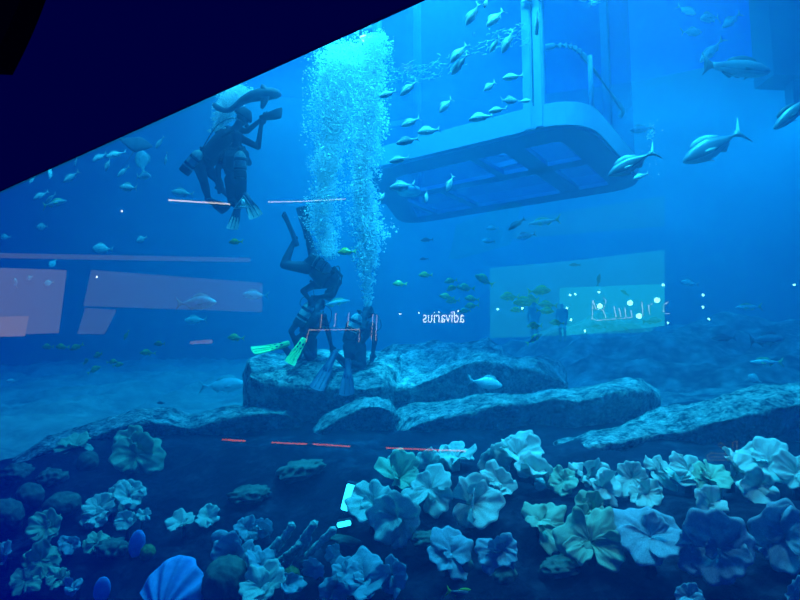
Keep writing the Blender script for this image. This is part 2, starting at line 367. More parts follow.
# double corner post
for da in (-0.115, 0.055):
    bm = bmesh.new(); box(bm, cpt(-2.98+da, 7.72, CZ+2.95), (0.145, 0.14, 5.9), MC); bmesh.ops.bevel(bm, geom=bm.edges[:], offset=0.02, segments=2, affect='EDGES'); cpart('post', bm, CAGE)
for a, b in ((-5.9, 7.72), (-7.3, 11.2), (-2.9, 11.25)):
    bm = bmesh.new(); box(bm, cpt(a, b, CZ+2.95), (0.14, 0.14, 5.9), MC); cpart('post', bm, CAGE)
bm = bmesh.new(); g = off(foot, 0.05); n = len(g)
lo_ = [bm.verts.new(cpt(p.x, p.y, CZ+0.33)) for p in g]; hi_ = [bm.verts.new(cpt(p.x, p.y, CZ+5.9)) for p in g]
for i in range(n): bm.faces.new((lo_[i], lo_[(i+1) % n], hi_[(i+1) % n], hi_[i]))
cpart('side_glass', bm, CGLASS, smooth=True)
bm = bmesh.new(); ring(bm, off(foot, -0.02), off(foot, 0.12), CZ+5.85, CZ+5.99); cpart('top_band', bm, CAGE)
bm = bmesh.new(); h = off(foot, 0.22); k0 = next(i for i, p in enumerate(h) if p.x > -2.9); tube(bm, [cpt(p.x, p.y, CZ+1.30) for p in h[k0:k0+13]], 0.045, 8); cpart('handrail', bm, RAIL, smooth=True)
bm = bmesh.new(); tube(bm, [cpt(-2.42, 8.5, CZ+0.3), cpt(-2.42, 8.5, CZ+1.3)], 0.035, 8); cpart('rail_post', bm, RAIL, smooth=True)
for a, b, l, z, tl in ((-6.0, 8.3, 1.0, 1.0, 0.0), (-5.2, 9.6, 1.6, 0.75, 0.5), (-3.9, 9.8, 1.4, 0.9, 0.5), (-4.6, 10.4, 1.5, 0.6, -0.4)):
    bm = bmesh.new(); box(bm, cpt(a, b, CZ+z), (l, 0.10, 0.10), MC @ Matrix.Rotation(tl, 3, 'Z') @ Matrix.Rotation(0.12, 3, 'Y')); cpart('inner_bar', bm, CAGE if tl else RAIL)
# wavering bright water line where the surface laps the glass
FOAM = mat('lapping water foam', (0.55, 0.75, 0.8), 0.3, 0.5)
rnd = random.Random(5); bm = bmesh.new()
for k in range(150):
    a = rnd.uniform(-5.9, -3.1); z = CZ+1.42+rnd.gauss(0, 0.10)+0.10*math.sin(a*3.1); l = rnd.uniform(0.04, 0.18)
    pts = [cpt(a+l*t, 7.60+0.02*math.sin(k+t*5), z+0.016*math.sin(k*1.7+t*4.0)+.05*l*0) for t in (0, .25, .5, .75, 1)]
    tube(bm, pts, [0.003, 0.008, 0.014*rnd.uniform(.4, 1), 0.007, 0.002], 5)
for k in range(46):
    i = rnd.uniform(0, 1); q = foot[9+int(i*9)] if i < 0.99 else foot[17]; z = CZ+2.05+rnd.gauss(0, 0.05)
    p = cpt(q.x, q.y-0.05, z); d = E1*rnd.uniform(.05, .22)
    tube(bm, [p-d*.5, p+Vector((0, 0, rnd.uniform(-.03, .05))), p+d*.5], [0.006, 0.035, 0.006], 5)
wl = cpart('water_line', bm, FOAM, smooth=True); wl['kind'] = 'stuff'
wl['label'] = 'pale wavering water line on the cage glass'
bm = bmesh.new(); lathe(bm, [(0, -.06), (.20, -.05), (.23, 0), (.2, .06), (0, .07)], Matrix.Translation(cpt(-6.0, 8.9, CZ-0.1)), 20); cpart('floor_light', bm, RAIL, smooth=True)
# ------------------------------------------------------------------ divers
SUIT = mat('dark neoprene', (0.006, 0.012, 0.030), 0.7, 0.15)
VEST = mat('black harness webbing', (0.004, 0.008, 0.018), 0.6, 0.2)
TANK = mat('pale scuba cylinder paint', (0.42, 0.52, 0.52), 0.35, 0.5)
TANKD = mat('steel cylinder', (0.10, 0.16, 0.20), 0.35, 0.5)
HOSE = mat('black rubber hose', (0.006, 0.008, 0.012), 0.5, 0.3)
GREEN = mat('bright green fin rubber', (0.25, 0.95, 0.26), 0.4, 0.3)
NAVYF = mat('navy fin rubber', (0.012, 0.03, 0.08), 0.5, 0.3)
PALEF = mat('pale grey fin rubber', (0.45, 0.5, 0.5), 0.5, 0.3)
WHITE = mat('white print', (0.8, 0.85, 0.85), 0.5, 0.2)
DGREEN = mat('dark green print', (0.01, 0.12, 0.10), 0.5, 0.2)
LENS = mat('mask glass', (0.02, 0.05, 0.08), 0.05, 0.8)
SKIN = mat('skin', (0.45, 0.30, 0.24), 0.55, 0.3)
def capsule(bm, a, b, ra, rb, n=12):
    a, b = Vector(a), Vector(b); d = b-a
    if d.length < 1e-4: d = Vector((0, 0, 1e-3))
    M = frame_matrix(a, d, Vector((0.3, 0.9, 0.1))); L = d.length; prof = [(0, -ra)]
    for k in range(1, 5): t = -PI/2+k*PI/8; prof.append((ra*math.cos(t), ra*math.sin(t)))
    for k in range(0, 4): t = k*PI/8; prof.append((rb*math.cos(t), L+rb*math.sin(t)))
    prof.append((0, L+rb)); lathe(bm, prof, M, n)
def remeshed(name, bm, m, voxel=0.016, loc=None, sm=4):
    o = link(name, bm, m); r = o.modifiers.new('r', 'REMESH'); r.mode = 'VOXEL'; r.voxel_size = voxel; r.use_smooth_shade = True
    s = o.modifiers.new('s', 'SMOOTH'); s.factor = 0.5; s.iterations = sm
    dg = bpy.context.evaluated_depsgraph_get(); me = bpy.data.meshes.new_from_object(o.evaluated_get(dg)); o.modifiers.clear(); o.data = me
    for p in me.polygons: p.use_smooth = True
    return o
def hand(bm, w, d, side):
    """palm, four unequal bent fingers and a thumb, from wrist w along d"""
    d = Vector(d).normalized(); s = d.cross(Vector((0.1, -1, 0.15))).normalized()*side; b = d.cross(s)
    palm = Vector(w)+d*0.045; capsule(bm, w, palm+d*0.03, 0.030, 0.036)
    for i, L in enumerate((0.075, 0.085, 0.08, 0.06)):
        r0 = palm+d*0.04+s*(0.036-0.024*i); m_ = r0+d*L*0.55+b*0.012; e = m_+d*L*0.35+b*0.030
        capsule(bm, r0-d*0.02, m_, 0.0125, 0.012, 8); capsule(bm, m_, e, 0.012, 0.011, 8)
    t0 = Vector(w)+d*0.03+s*0.03; t1 = t0+d*0.035+s*0.035; capsule(bm, t0, t1, 0.014, 0.0135, 8); capsule(bm, t1, t1+d*0.03+b*0.012, 0.013, 0.012, 8)
def figure(label, J, D, cat='person', mat_=None, group=None, scale=1.0, face=None, up=Vector((0, 0, 1))):
    """J: joint -> (x, y, depth offset) in the photograph's frame, or a world Vector"""
    P = {k: (v if isinstance(v, Vector) else at(v[0], v[1], D+v[2])) for k, v in J.items()}
    bm = bmesh.new(); k = scale
    def cap(a, b, ra, rb): capsule(bm, P[a], P[b], ra*k, rb*k)
    mid = P['pelvis'].lerp(P['chest'], 0.5)
    across = (P['shR']-P['shL']).normalized()
    capsule(bm, P['pelvis'], mid, 0.135*k, 0.125*k); capsule(bm, mid, P['chest'], 0.125*k, 0.145*k)
    capsule(bm, P['hipL'], P['hipR'], 0.105*k, 0.105*k)
    for s in (-1, 1): capsule(bm, mid+across*s*0.05*k, P['chest']+across*s*0.085*k, 0.11*k, 0.115*k)
    capsule(bm, P['shL'], P['shR'], 0.075*k, 0.075*k); capsule(bm, P['chest'], P['neck'], 0.10*k, 0.062*k)
    hd = (P['head']-P['neck']).normalized(); capsule(bm, P['neck'], P['head'], 0.058*k, 0.062*k)
    fd = Vector(face).normalized() if face else Vector((0, 1, 0)); fd = (fd-hd*fd.dot(hd)).normalized(); sd = hd.cross(fd)
    hc = P['head']+hd*0.03*k
    MH = Matrix((sd, fd, hd)).transposed().to_4x4()
    ball(bm, hc+hd*0.02*k, (0.078*k, 0.098*k, 0.105*k), 3, 0, MH); ball(bm, hc-hd*0.045*k+fd*0.03*k, (0.058*k, 0.07*k, 0.06*k), 2, 0, MH)
    capsule(bm, hc+fd*0.09*k+hd*0.01*k, hc+fd*0.112*k-hd*0.022*k, 0.012*k, 0.016*k, 8)
    for s in (-1, 1): ball(bm, hc+sd*s*0.078*k-hd*0.005*k, (0.016*k, 0.024*k, 0.034*k), 2, 0, MH)
    for s, q in ((1, 'L'), (-1, 'R')):
        cap('sh'+q, 'el'+q, 0.066, 0.048); cap('el'+q, 'wr'+q, 0.048, 0.034)
        hand(bm, P['wr'+q], P['wr'+q]-P['el'+q], s)
        cap('hip'+q, 'kn'+q, 0.105, 0.068); kc = P['kn'+q].lerp(P['an'+q], 0.35); capsule(bm, P['kn'+q], kc, 0.066*k, 0.068*k); capsule(bm, kc, P['an'+q], 0.068*k, 0.045*k)
        cap('an'+q, 'to'+q, 0.046, 0.038)
    base = P['pelvis'].copy(); base.z = min(v.z for v in P.values())
    for v in bm.verts: v.co -= base
    o = remeshed('person', bm, mat_ or SUIT, 0.0145*max(1.0, k)); o.location = base
    tag(o, label, cat, group); P['_hc'], P['_fd'], P['_hd'], P['_sd'], P['_k'], P['_base'] = hc, fd, hd, sd, k, base
    return o, P
def child(o, name, bm, m, smooth=True, label=None):
    c = link(name, bm, m, smooth=smooth); 
    for v in c.data.vertices: v.co -= o.location
    c.parent = o
    if label: c['label'] = label
    return c
def scuba(o, a, b, rad=0.09, m=None, head=None, vest=True, P=None, label=None):
    """cylinder from its foot a to its valve b, with boot, neck, valve and first-stage hose"""
    a, b = Vector(a), Vector(b); L = (b-a).length; M = frame_matrix(a, b-a)
    bm = bmesh.new(); lathe(bm, [(0, 0), (rad*.8, 0.0), (rad, .03), (rad, L-.10), (rad*.85, L-.05), (rad*.45, L-.01), (0.03, L)], M, 20)
    t = child(o, 'scuba_tank', bm, m or TANK, label=label)
    bm = bmesh.new(); lathe(bm, [(0, L), (.028, L), (.028, L+.05), (.018, L+.07), (0, L+.07)], M, 10); tube(bm, [M @ Vector((-.05, 0, L+.04)), M @ Vector((.05, 0, L+.04))], 0.016, 8)
    v = child(o, 'valve', bm, HOSE); 
    bm = bmesh.new(); lathe(bm, [(rad*1.02, -.01), (rad*1.05, .0), (rad*1.05, .09), (rad*1.0, .10)], M, 20); child(o, 'tank_boot', bm, HOSE)
    for h in (0.30, 0.62):
        bm = bmesh.new(); lathe(bm, [(rad*1.0, L*h), (rad*1.06, L*h), (rad*1.06, L*h+.045), (rad*1.0, L*h+.045)], M, 20); child(o, 'tank_strap', bm, VEST)
def hose(o, pts, r=0.013):
    pts = [Vector(p) for p in pts]; fine = []
    for i in range(len(pts)-1):
        p0, p1, p2, p3 = pts[max(i-1, 0)], pts[i], pts[i+1], pts[min(i+2, len(pts)-1)]
        for k in range(6):
            t = k/6; fine.append(0.5*((2*p1)+(p2-p0)*t+(2*p0-5*p1+4*p2-p3)*t*t+(-p0+3*p1-3*p2+p3)*t**3))
    fine.append(pts[-1]); bm = bmesh.new(); tube(bm, fine, r, 6); child(o, 'hose', bm, HOSE)
def mask_and_regulator(o, P):
    hc, fd, hd, sd, k = P['_hc'], P['_fd'], P['_hd'], P['_sd'], P['_k']
    M = Matrix((sd, fd, hd)).transposed().to_4x4(); M.translation = hc+fd*0.085*k+hd*0.03*k
    bm = bmesh.new(); box(bm, (0, 0, 0), (.15, .05, .085), None); bmesh.ops.bevel(bm, geom=bm.edges[:], offset=.018, segments=3, affect='EDGES'); bmesh.ops.transform(bm, matrix=M, verts=bm.verts[:]); mk = child(o, 'mask', bm, VEST)
    bm = bmesh.new(); box(bm, (0, .024, 0), (.125, .012, .06)); bmesh.ops.transform(bm, matrix=M, verts=bm.verts[:]); ln = child(o, 'mask_lens', bm, LENS)
    bm = bmesh.new(); lathe(bm, [(0, -.03), (.03, -.03), (.036, 0), (.03, .03), (0, .035)], frame_matrix(hc+fd*.125*k-hd*.055*k, fd), 14); child(o, 'regulator', bm, VEST)
    bm = bmesh.new(); q = [hc+hd*.04*k+(sd*math.cos(t)*.088+fd*math.sin(t)*.108)*k for t in [i*PI/10-.3 for i in range(0, 20)]]; tube(bm, q+q[:1], .009, 6); child(o, 'mask_strap', bm, VEST)
def vest(o, P, back):
    """buoyancy jacket: a shell over the trunk and two shoulder straps"""
    k = P['_k']; bm = bmesh.new(); back = Vector(back).normalized(); ac = (P['shR']-P['shL']).normalized()
    ax = (P['chest']-P['pelvis']).normalized(); c0, c1 = P['pelvis']+ax*.08*k, P['chest']+ax*.04*k; n = 18; rows = []
    bk = (back-ax*back.dot(ax)).normalized(); sx = ax.cross(bk)
    for t, w, dp in ((0, .150, .150), (.25, .165, .158), (.6, .20, .175), (.9, .215, .18), (1.0, .20, .165)):
        c = c0.lerp(c1, t); rows.append([bm.verts.new(c+(sx*math.cos(2*PI*i/n)*w+bk*math.sin(2*PI*i/n)*dp)*k) for i in range(n)])
    for r0, r1 in zip(rows, rows[1:]):
        for i in range(n): bm.faces.new((r0[i], r0[(i+1) % n], r1[(i+1) % n], r1[i]))
    r2 = [bm.verts.new(v.co.lerp(c1, .08)) for v in rows[-1]]; r3 = [bm.verts.new(v.co.lerp(c0, .08)) for v in rows[0]]
    for i in range(n): bm.faces.new((rows[-1][i], rows[-1][(i+1) % n], r2[(i+1) % n], r2[i])); bm.faces.new((rows[0][i], rows[0][(i+1) % n], r3[(i+1) % n], r3[i]))
    v = child(o, 'buoyancy_vest', bm, VEST)
    for s in (-1, 1):
        bm = bmesh.new(); b0 = P['chest']+ac*s*.11*k
        tube(bm, [b0+bk*.16*k-ax*.1*k, b0+bk*.12*k+ax*.10*k, b0+ax*.15*k, b0-bk*.13*k+ax*.09*k, b0-bk*.17*k-ax*.12*k], .024*k, 8); child(o, 'shoulder_strap', bm, VEST)
def fin(o, heel, tip, flat, m, wide=0.20, name='fin', label=None, emblem=False, vents=False, two=None):
    """swim fin: foot pocket, tapering-out blade with ribs; flat = direction the blade faces"""
    heel, tip = Vector(heel), Vector(tip); d = tip-heel; L = d.length; M = frame_matrix(heel, d, Vector(flat).cross(d)); 
    # local: z along the blade, x across, y thickness
    bm = bmesh.new(); st = [(-.06, .045, .040), (.0, .052, .045), (.12, .055, .042), (.22, .062, .030), (.30, .075, .012)]
    rows = []
    for z, w, h in st:
        rows.append([bm.verts.new(M @ Vector((w*math.cos(2*PI*i/14), h*math.sin(2*PI*i/14), z*L/.62))) for i in range(14)])
    for a, b in zip(rows, rows[1:]):
        for i in range(14): bm.faces.new((a[i], a[(i+1) % 14], b[(i+1) % 14], b[i]))
    bm.faces.new(rows[0]); bm.faces.new(rows[-1][::-1]); f = child(o, name, bm, m, label=label)
    bm = bmesh.new(); nz, nx = 8, 8; T_ = []; B_ = []
    for i in range(nz+1):
        t = i/nz; z = L*(.30+.70*t); w = wide*.5*(.55+.45*min(1, t*1.25)); 
        cut = [L*.05*(1-(2*j/nx-1)**2)*(1 if i == nz else 0) for j in range(nx+1)]
        bend = .04*t*t
        T_.append([bm.verts.new(M @ Vector(((2*j/nx-1)*w, .006+bend+.01*abs(2*j/nx-1)**4, z-cut[j]*-.6))) for j in range(nx+1)])
        B_.append([bm.verts.new(M @ Vector(((2*j/nx-1)*w, -.004+bend, z-cut[j]*-.6))) for j in range(nx+1)])
    for i in range(nz):
        for j in range(nx):
            bm.faces.new((T_[i][j], T_[i][j+1], T_[i+1][j+1], T_[i+1][j])); bm.faces.new((B_[i][j], B_[i+1][j], B_[i+1][j+1], B_[i][j+1]))
        for A, j in ((0, 0), (1, nx)): bm.faces.new((T_[i][j], T_[i+1][j], B_[i+1][j], B_[i][j]))
    for j in range(nx): bm.faces.new((T_[0][j], B_[0][j], B_[0][j+1], T_[0][j+1])); bm.faces.new((T_[nz][j], T_[nz][j+1], B_[nz][j+1], B_[nz][j]))
    bl = child(o, 'fin_blade', bm, two or m, smooth=False)
    bl.parent = f; 
    for v in f.data.vertices: pass
    for s in (-1, -.33, .33, 1):
        bm = bmesh.new(); tube(bm, [M @ Vector((s*.045, .012, L*.26)), M @ Vector((s*wide*.40, .018, L*.6)), M @ Vector((s*wide*.47, .045, L*.97))], [.012, .010, .005], 6); r = child(o, 'fin_rib', bm, m if two is None else NAVYF); r.parent = f
    if vents:
        for z in (.10, .19, .27):
            for s in (-1, 1):
                bm = bmesh.new(); ball(bm, M @ Vector((s*.026, .040-.03*(z-.1)/.17, z*L/.62)), (.016, .010, .024), 2, 0, M.to_3x3().to_4x4()); r = child(o, 'fin_vent', bm, HOSE); r.parent = f
    return f, M, L
TOCAM = Vector((0, -1, 0.1))
# upper left diver, leaning in to hold the small shark
oA, P = figure('person in dark wetsuit leaning right, arms raised to the small shark', dict(pelvis=(202, 164, 0), chest=(229, 138, 0.05), neck=(236, 128, 0.05), head=(241, 120, 0.05),
    shL=(240, 138, -.12), elL=(258, 147, -.16), wrL=(261, 126, -.2), shR=(228, 130, .16), elR=(247, 131, .12), wrR=(262, 119, -.02), hipL=(198, 163, -.08), hipR=(206, 167, .1),
    knL=(204, 182, -.22), anL=(208, 198, .1), toL=(214, 203, .05), knR=(218, 180, .2), anR=(222, 190, .5), toR=(228, 196, .5)), 9.2, face=(0.9, 0.25, 0.5))
vest(oA, P, (-0.4, -0.9, 0.3)); scuba(oA, at(184, 172, 9.02), at(201, 151, 8.98), .085, TANK); mask_and_regulator(oA, P)
fin(oA, at(208, 199, 9.28), at(227, 212, 9.2), (0.1, -1, .5), NAVYF, .20)
fin(oA, at(223, 190, 9.7), at(240, 200, 9.9), (0.1, -1, .5), NAVYF, .20)
hose(oA, [at(201, 151, 8.98), at(211, 134, 8.98), at(219, 124, 9.0), at(233, 118, 9.05), at(244, 123, 9.2)])
hose(oA, [at(203, 152, 8.95), at(212, 160, 8.9), at(224, 150, 8.95), at(232, 143, 9.0)])
bm = bmesh.new()   # flared rim of the hood helmet
hc, hd, fd, sd = P['_hc'], P['_hd'], P['_fd'], P['_sd']; M = Matrix((sd, fd, hd)).transposed().to_4x4(); M.translation = hc+hd*.05
lathe(bm, [(0, .13), (.07, .12), (.12, .06), (.155, -.01), (.15, -.03), (.11, .02), (0, .05)], M, 24); child(oA, 'helmet', bm, SUIT)
bm = bmesh.new(); c = at(273, 114, 8.95); MM = frame_matrix(at(262, 118, 9.0), at(284, 112, 8.9)-at(262, 118, 9.0), (0, 0.4, 1))   # wide mitt on the raised hand
prof = [(-.02, .04, .05), (.06, .05, .05), (.14, .085, .045), (.24, .11, .04), (.33, .115, .03), (.345, .09, .01)]; rows = []
for z, w, t in prof: rows.append([bm.verts.new(MM @ Vector((w*math.cos(2*PI*i/16), t*math.sin(2*PI*i/16), z))) for i in range(16)])
for a, b in zip(rows, rows[1:]):
    for i in range(16): bm.faces.new((a[i], a[(i+1) % 16], b[(i+1) % 16], b[i]))
bm.faces.new(rows[0]); bm.faces.new(rows[-1][::-1]); child(oA, 'mitt', bm, SUIT)
# upright diver beside him, seen from behind
oB, P = figure('person in wetsuit upright under the shark handler, seen from behind, upright scuba cylinder', dict(pelvis=(235, 179, 0), chest=(234, 160, 0), neck=(235, 149, 0), head=(237, 141, .04),
    shL=(224, 155, 0), elL=(218, 169, -.05), wrL=(219, 183, -.1), shR=(244, 155, .02), elR=(249, 163, .2), wrR=(245, 153, .42), hipL=(231, 180, 0), hipR=(240, 180, 0),
    knL=(232, 202, .12), anL=(237, 205, -.28), toL=(236, 213, -.33), knR=(242, 200, .12), anR=(247, 196, -.28), toR=(250, 204, -.33)), 9.0, face=(0.3, 1, 0.2))
vest(oB, P, TOCAM); scuba(oB, at(240.5, 178, 8.74), at(240, 151, 8.74), .088, TANKD); mask_and_regulator(oB, P)
fin(oB, at(238, 206, 8.7), at(233, 230, 8.6), TOCAM, NAVYF, .17, two=PALEF)
f2, M2, L2 = fin(oB, at(246, 196, 8.7), at(257, 218, 8.6), TOCAM, NAVYF, .21, two=PALEF)
def tri_plate(o, par, c, sz, d):
    pts = [at(c[0]-sz, c[1]+sz*.62, d), at(c[0]+sz, c[1]+sz*.45, d), at(c[0]+sz*.1, c[1]-sz*.85, d)]; cen = sum(pts, Vector())/3
    for i, (sc, m, dy) in enumerate(((1.0, WHITE, 0), (.86, DGREEN, -.006))):
        bm = bmesh.new(); a = [bm.verts.new(cen+(p-cen)*sc+Vector((0, dy, 0))) for p in pts]; b = [bm.verts.new(v.co+Vector((0, .005, 0))) for v in a]
        bm.faces.new(a); bm.faces.new(b[::-1])
        for k in range(3): bm.faces.new((a[k], b[k], b[(k+1) % 3], a[(k+1) % 3]))
        e = child(o, 'emblem', bm, m, smooth=False); e.parent = par
    bm = bmesh.new(); q = lambda u, v: cen+Vector(((u)*.016, -.012, -v*.016))
    tube(bm, [q(-.5, -4), q(-1.2, 0), q(-2.4, 3)], .012, 6); tube(bm, [q(.2, -4), q(1.2, 0), q(2.4, 2.6)], .012, 6); tube(bm, [q(-1.4, .6), q(1.4, .6)], .012, 6); tube(bm, [q(-4.6, 3.6), q(4.6, 2.8)], .010, 6)
    e = child(o, 'emblem', bm, WHITE); e.parent = par
tri_plate(oB, f2, (243, 203), 9.5, 8.52)
hose(oB, [at(240, 150, 8.74), at(230, 148, 8.7), at(222, 154, 8.72), at(219, 164, 8.8), at(226, 150, 8.9)])
hose(oB, [at(240, 150, 8.74), at(248, 152, 8.75), at(248, 162, 8.8)])
# diver swimming head down
oC, P = figure('person in dark wetsuit swimming head down with fins up', dict(pelvis=(311, 265, 0), chest=(327, 278, 0), neck=(331, 286, .1), head=(330, 292, .2),
    shL=(314, 285, .05), elL=(303, 291, -.02), wrL=(309, 299, -.1), shR=(337, 283, -.02), elR=(333, 295, -.15), wrR=(320, 297, -.2), hipL=(308, 268, -.05), hipR=(316, 262, .1),
    knL=(284, 265, -.12), anL=(292, 246, 0), toL=(296, 238, 0), knR=(311, 249, .3), anR=(308, 235, .05), toR=(306, 228, 0)), 9.3, face=(-0.4, 0.5, -1))
vest(oC, P, (0.35, -0.7, 0.8)); scuba(oC, at(309, 258, 9.12), at(331, 271, 9.12), .088, TANKD); mask_and_regulator(oC, P)
fin(oC, at(296, 243, 9.3), at(286, 213, 9.35), (-1, -.5, .0), NAVYF, .17); fin(oC, at(307, 236, 9.33), at(303, 208, 9.4), TOCAM, NAVYF, .21)
hose(oC, [at(331, 271, 9.12), at(338, 266, 9.1), at(340, 273, 9.1), at(338, 282, 9.15), at(334, 290, 9.3)]); hose(oC, [at(331, 271, 9.12), at(325, 262, 9.08), at(322, 258, 9.05)])
hose(oC, [at(313, 287, 9.15), at(314, 296, 9.12), at(313, 303, 9.1)], .008)
# kneeling diver with green fins
oD, P = figure('person in wetsuit kneeling on the rock, bright green fins trailing', dict(pelvis=(306, 339, 0), chest=(313, 320, .05), neck=(316, 310, .06), head=(319, 305, .18),
    shL=(303, 316, 0), elL=(291, 331, -.05), wrL=(296, 345, .02), shR=(323, 317, .05), elR=(328, 331, .05), wrR=(331, 345, .12), hipL=(301, 340, 0), hipR=(311, 341, 0),
    knL=(296, 361, .02), anL=(284, 347, -.30), toL=(279, 347, -.38), knR=(313, 363, .05), anR=(303, 347, -.33), toR=(300, 352, -.42)), 9.55, face=(0.1, 1, -0.2))
vest(oD, P, TOCAM); scuba(oD, at(298, 325, 9.27), at(312, 302, 9.27), .092, TANK); mask_and_regulator(oD, P)
fin(oD, at(286, 344, 9.22), at(253, 353, 8.95), (-.1, -1, .9), GREEN, .19, label='bright green fin', vents=True); fin(oD, at(303, 341, 9.15), at(289, 364, 8.9), (.6, -1, .6), GREEN, .17, label='bright green fin', vents=True)
hose(oD, [at(312, 302, 9.27), at(304, 297, 9.3), at(300, 304, 9.3), at(307, 312, 9.35)], .009); hose(oD, [at(312, 302, 9.27), at(322, 304, 9.25), at(331, 310, 9.3), at(330, 322, 9.3), at(324, 326, 9.4)], .009)
# kneeling diver with dark fins
oE, P = figure('person in wetsuit kneeling on the rock, long dark fins over its edge', dict(pelvis=(354, 346, 0), chest=(360, 328, .03), neck=(363, 318, .05), head=(367, 313, .2),
    shL=(350, 325, 0), elL=(345, 340, .12), wrL=(350, 350, .3), shR=(371, 326, .03), elR=(375, 340, .05), wrR=(373, 352, .12), hipL=(349, 347, 0), hipR=(360, 347, 0),
    knL=(350, 368, -.02), anL=(335, 354, -.34), toL=(331, 360, -.42), knR=(362, 368, .02), anR=(349, 362, -.36), toR=(348, 370, -.44)), 9.4, face=(0.1, 1, -0.2))
vest(oE, P, TOCAM); scuba(oE, at(349, 337, 9.10), at(359, 314, 9.10), .092, TANK); mask_and_regulator(oE, P)
fin(oE, at(334, 355, 9.0), at(316, 391, 8.40), TOCAM, NAVYF, .22); fin(oE, at(348, 363, 8.98), at(347, 397, 8.38), TOCAM, NAVYF, .22)
hose(oE, [at(359, 314, 9.1), at(367, 312, 9.1), at(378, 316, 9.15), at(381, 327, 9.2), at(374, 333, 9.3)], .009)
# the small shark held up by the diver
SHARK = mat('grey shark skin', (0.07, 0.12, 0.17), 0.5, 0.3, noise=(0.11, 0.17, 0.22), nscale=9)
path = [(213.5, 104.5, .02, .03), (218, 108, .03, .05), (224, 110.5, .025, .04), (230, 110, .035, .042), (236, 106, .045, .05), (243, 100.5, .065, .06), (250, 97, .085, .078), (258, 95, .105, .09), (266, 94, .115, .092), (273, 93.5, .10, .085), (278, 94, .075, .065), (281, 95, .03, .025)]
bm = bmesh.new(); rows = []
for i, (x, y, w, h) in enumerate(path):
    p = at(x, y, 8.9); q0 = at(*path[max(i-1, 0)][:2], 8.9); q1 = at(*path[min(i+1, len(path)-1)][:2], 8.9); t = (q1-q0).normalized(); a = Vector((0, 1, 0)); b = t.cross(a).normalized()
    rows.append([bm.verts.new(p+a*w*math.cos(2*PI*k/14)+b*h*math.sin(2*PI*k/14)) for k in range(14)])
for a, b in zip(rows, rows[1:]):
    for i in range(14): bm.faces.new((a[i], a[(i+1) % 14], b[(i+1) % 14], b[i]))
bm.faces.new(rows[0]); bm.faces.new(rows[-1][::-1])
def fin_plate(bm, pts, th, d):
    n_ = Vector((0, 1, 0)); c = [at(x, y, d) for x, y in pts]; cen = sum(c, Vector())/len(c)
    a = [bm.verts.new(p-n_*th) for p in c]; b = [bm.verts.new(p+n_*th) for p in c]; f = [bm.verts.new(cen-n_*th*2.2), bm.verts.new(cen+n_*th*2.2)]; n = len(a)
    for i in range(n):
        j = (i+1) % n; bm.faces.new((a[i], a[j], f[0])); bm.faces.new((b[j], b[i], f[1])); bm.faces.new((a[i], b[i], b[j], a[j]))
fin_plate(bm, [(270, 93), (266, 86), (262, 84), (260.5, 87), (262, 94)], .012, 8.82); fin_plate(bm, [(270, 95), (267, 103), (263, 109), (260.5, 108), (261, 96)], .012, 8.84)
fin_plate(bm, [(257, 93), (253, 90.5), (249, 92), (250, 97)], .01, 8.9); fin_plate(bm, [(253, 99), (252, 102.5), (249, 101), (247, 98)], .01, 8.9); fin_plate(bm, [(222, 107), (216, 104), (212.5, 102.5), (214, 107), (220, 111)], .01, 8.9)
ball(bm, at(278, 92.2, 8.83), .012, 2)
o = link('shark', bm, SHARK); tag(o, 'small grey shark held up above the upper divers', 'shark'); c = sum((v.co for v in o.data.vertices), Vector())/len(o.data.vertices)
for v in o.data.vertices: v.co -= c
o.location = c
# ------------------------------------------------------------------ fish
def fishm(name, c, c2, tail=None):
    m = mat(name, c, 0.35, 0.5, noise=c2, nscale=7); return m
JACK = fishm('silver scales', (0.55, 0.68, 0.66), (0.75, 0.85, 0.82)); JFIN = mat('silver fin', (0.36, 0.5, 0.48), 0.5)
SNAP = fishm('yellow green scales', (0.17, 0.22, 0.02), (0.32, 0.35, 0.05)); SFIN = mat('yellow fin', (0.55, 0.55, 0.04), 0.5)
DARK = fishm('dark scales', (0.015, 0.03, 0.05), (0.03, 0.06, 0.09)); DFIN = mat('dark fin', (0.02, 0.05, 0.08), 0.5)
GREYF = fishm('blue grey scales', (0.06, 0.13, 0.19), (0.10, 0.19, 0.24)); BELLY = mat('pale belly scales', (0.45, 0.5, 0.5), 0.4)
YTAIL = mat('yellow tail fin', (0.48, 0.55, 0.22), 0.5); GTAIL = mat('green tail fin', (0.35, 0.7, 0.05), 0.5); BRIGHTY = mat('bright yellow scales', (0.75, 0.85, 0.02), 0.4)
EYE = mat('fish eye', (0.004, 0.005, 0.006), 0.1, 0.8)
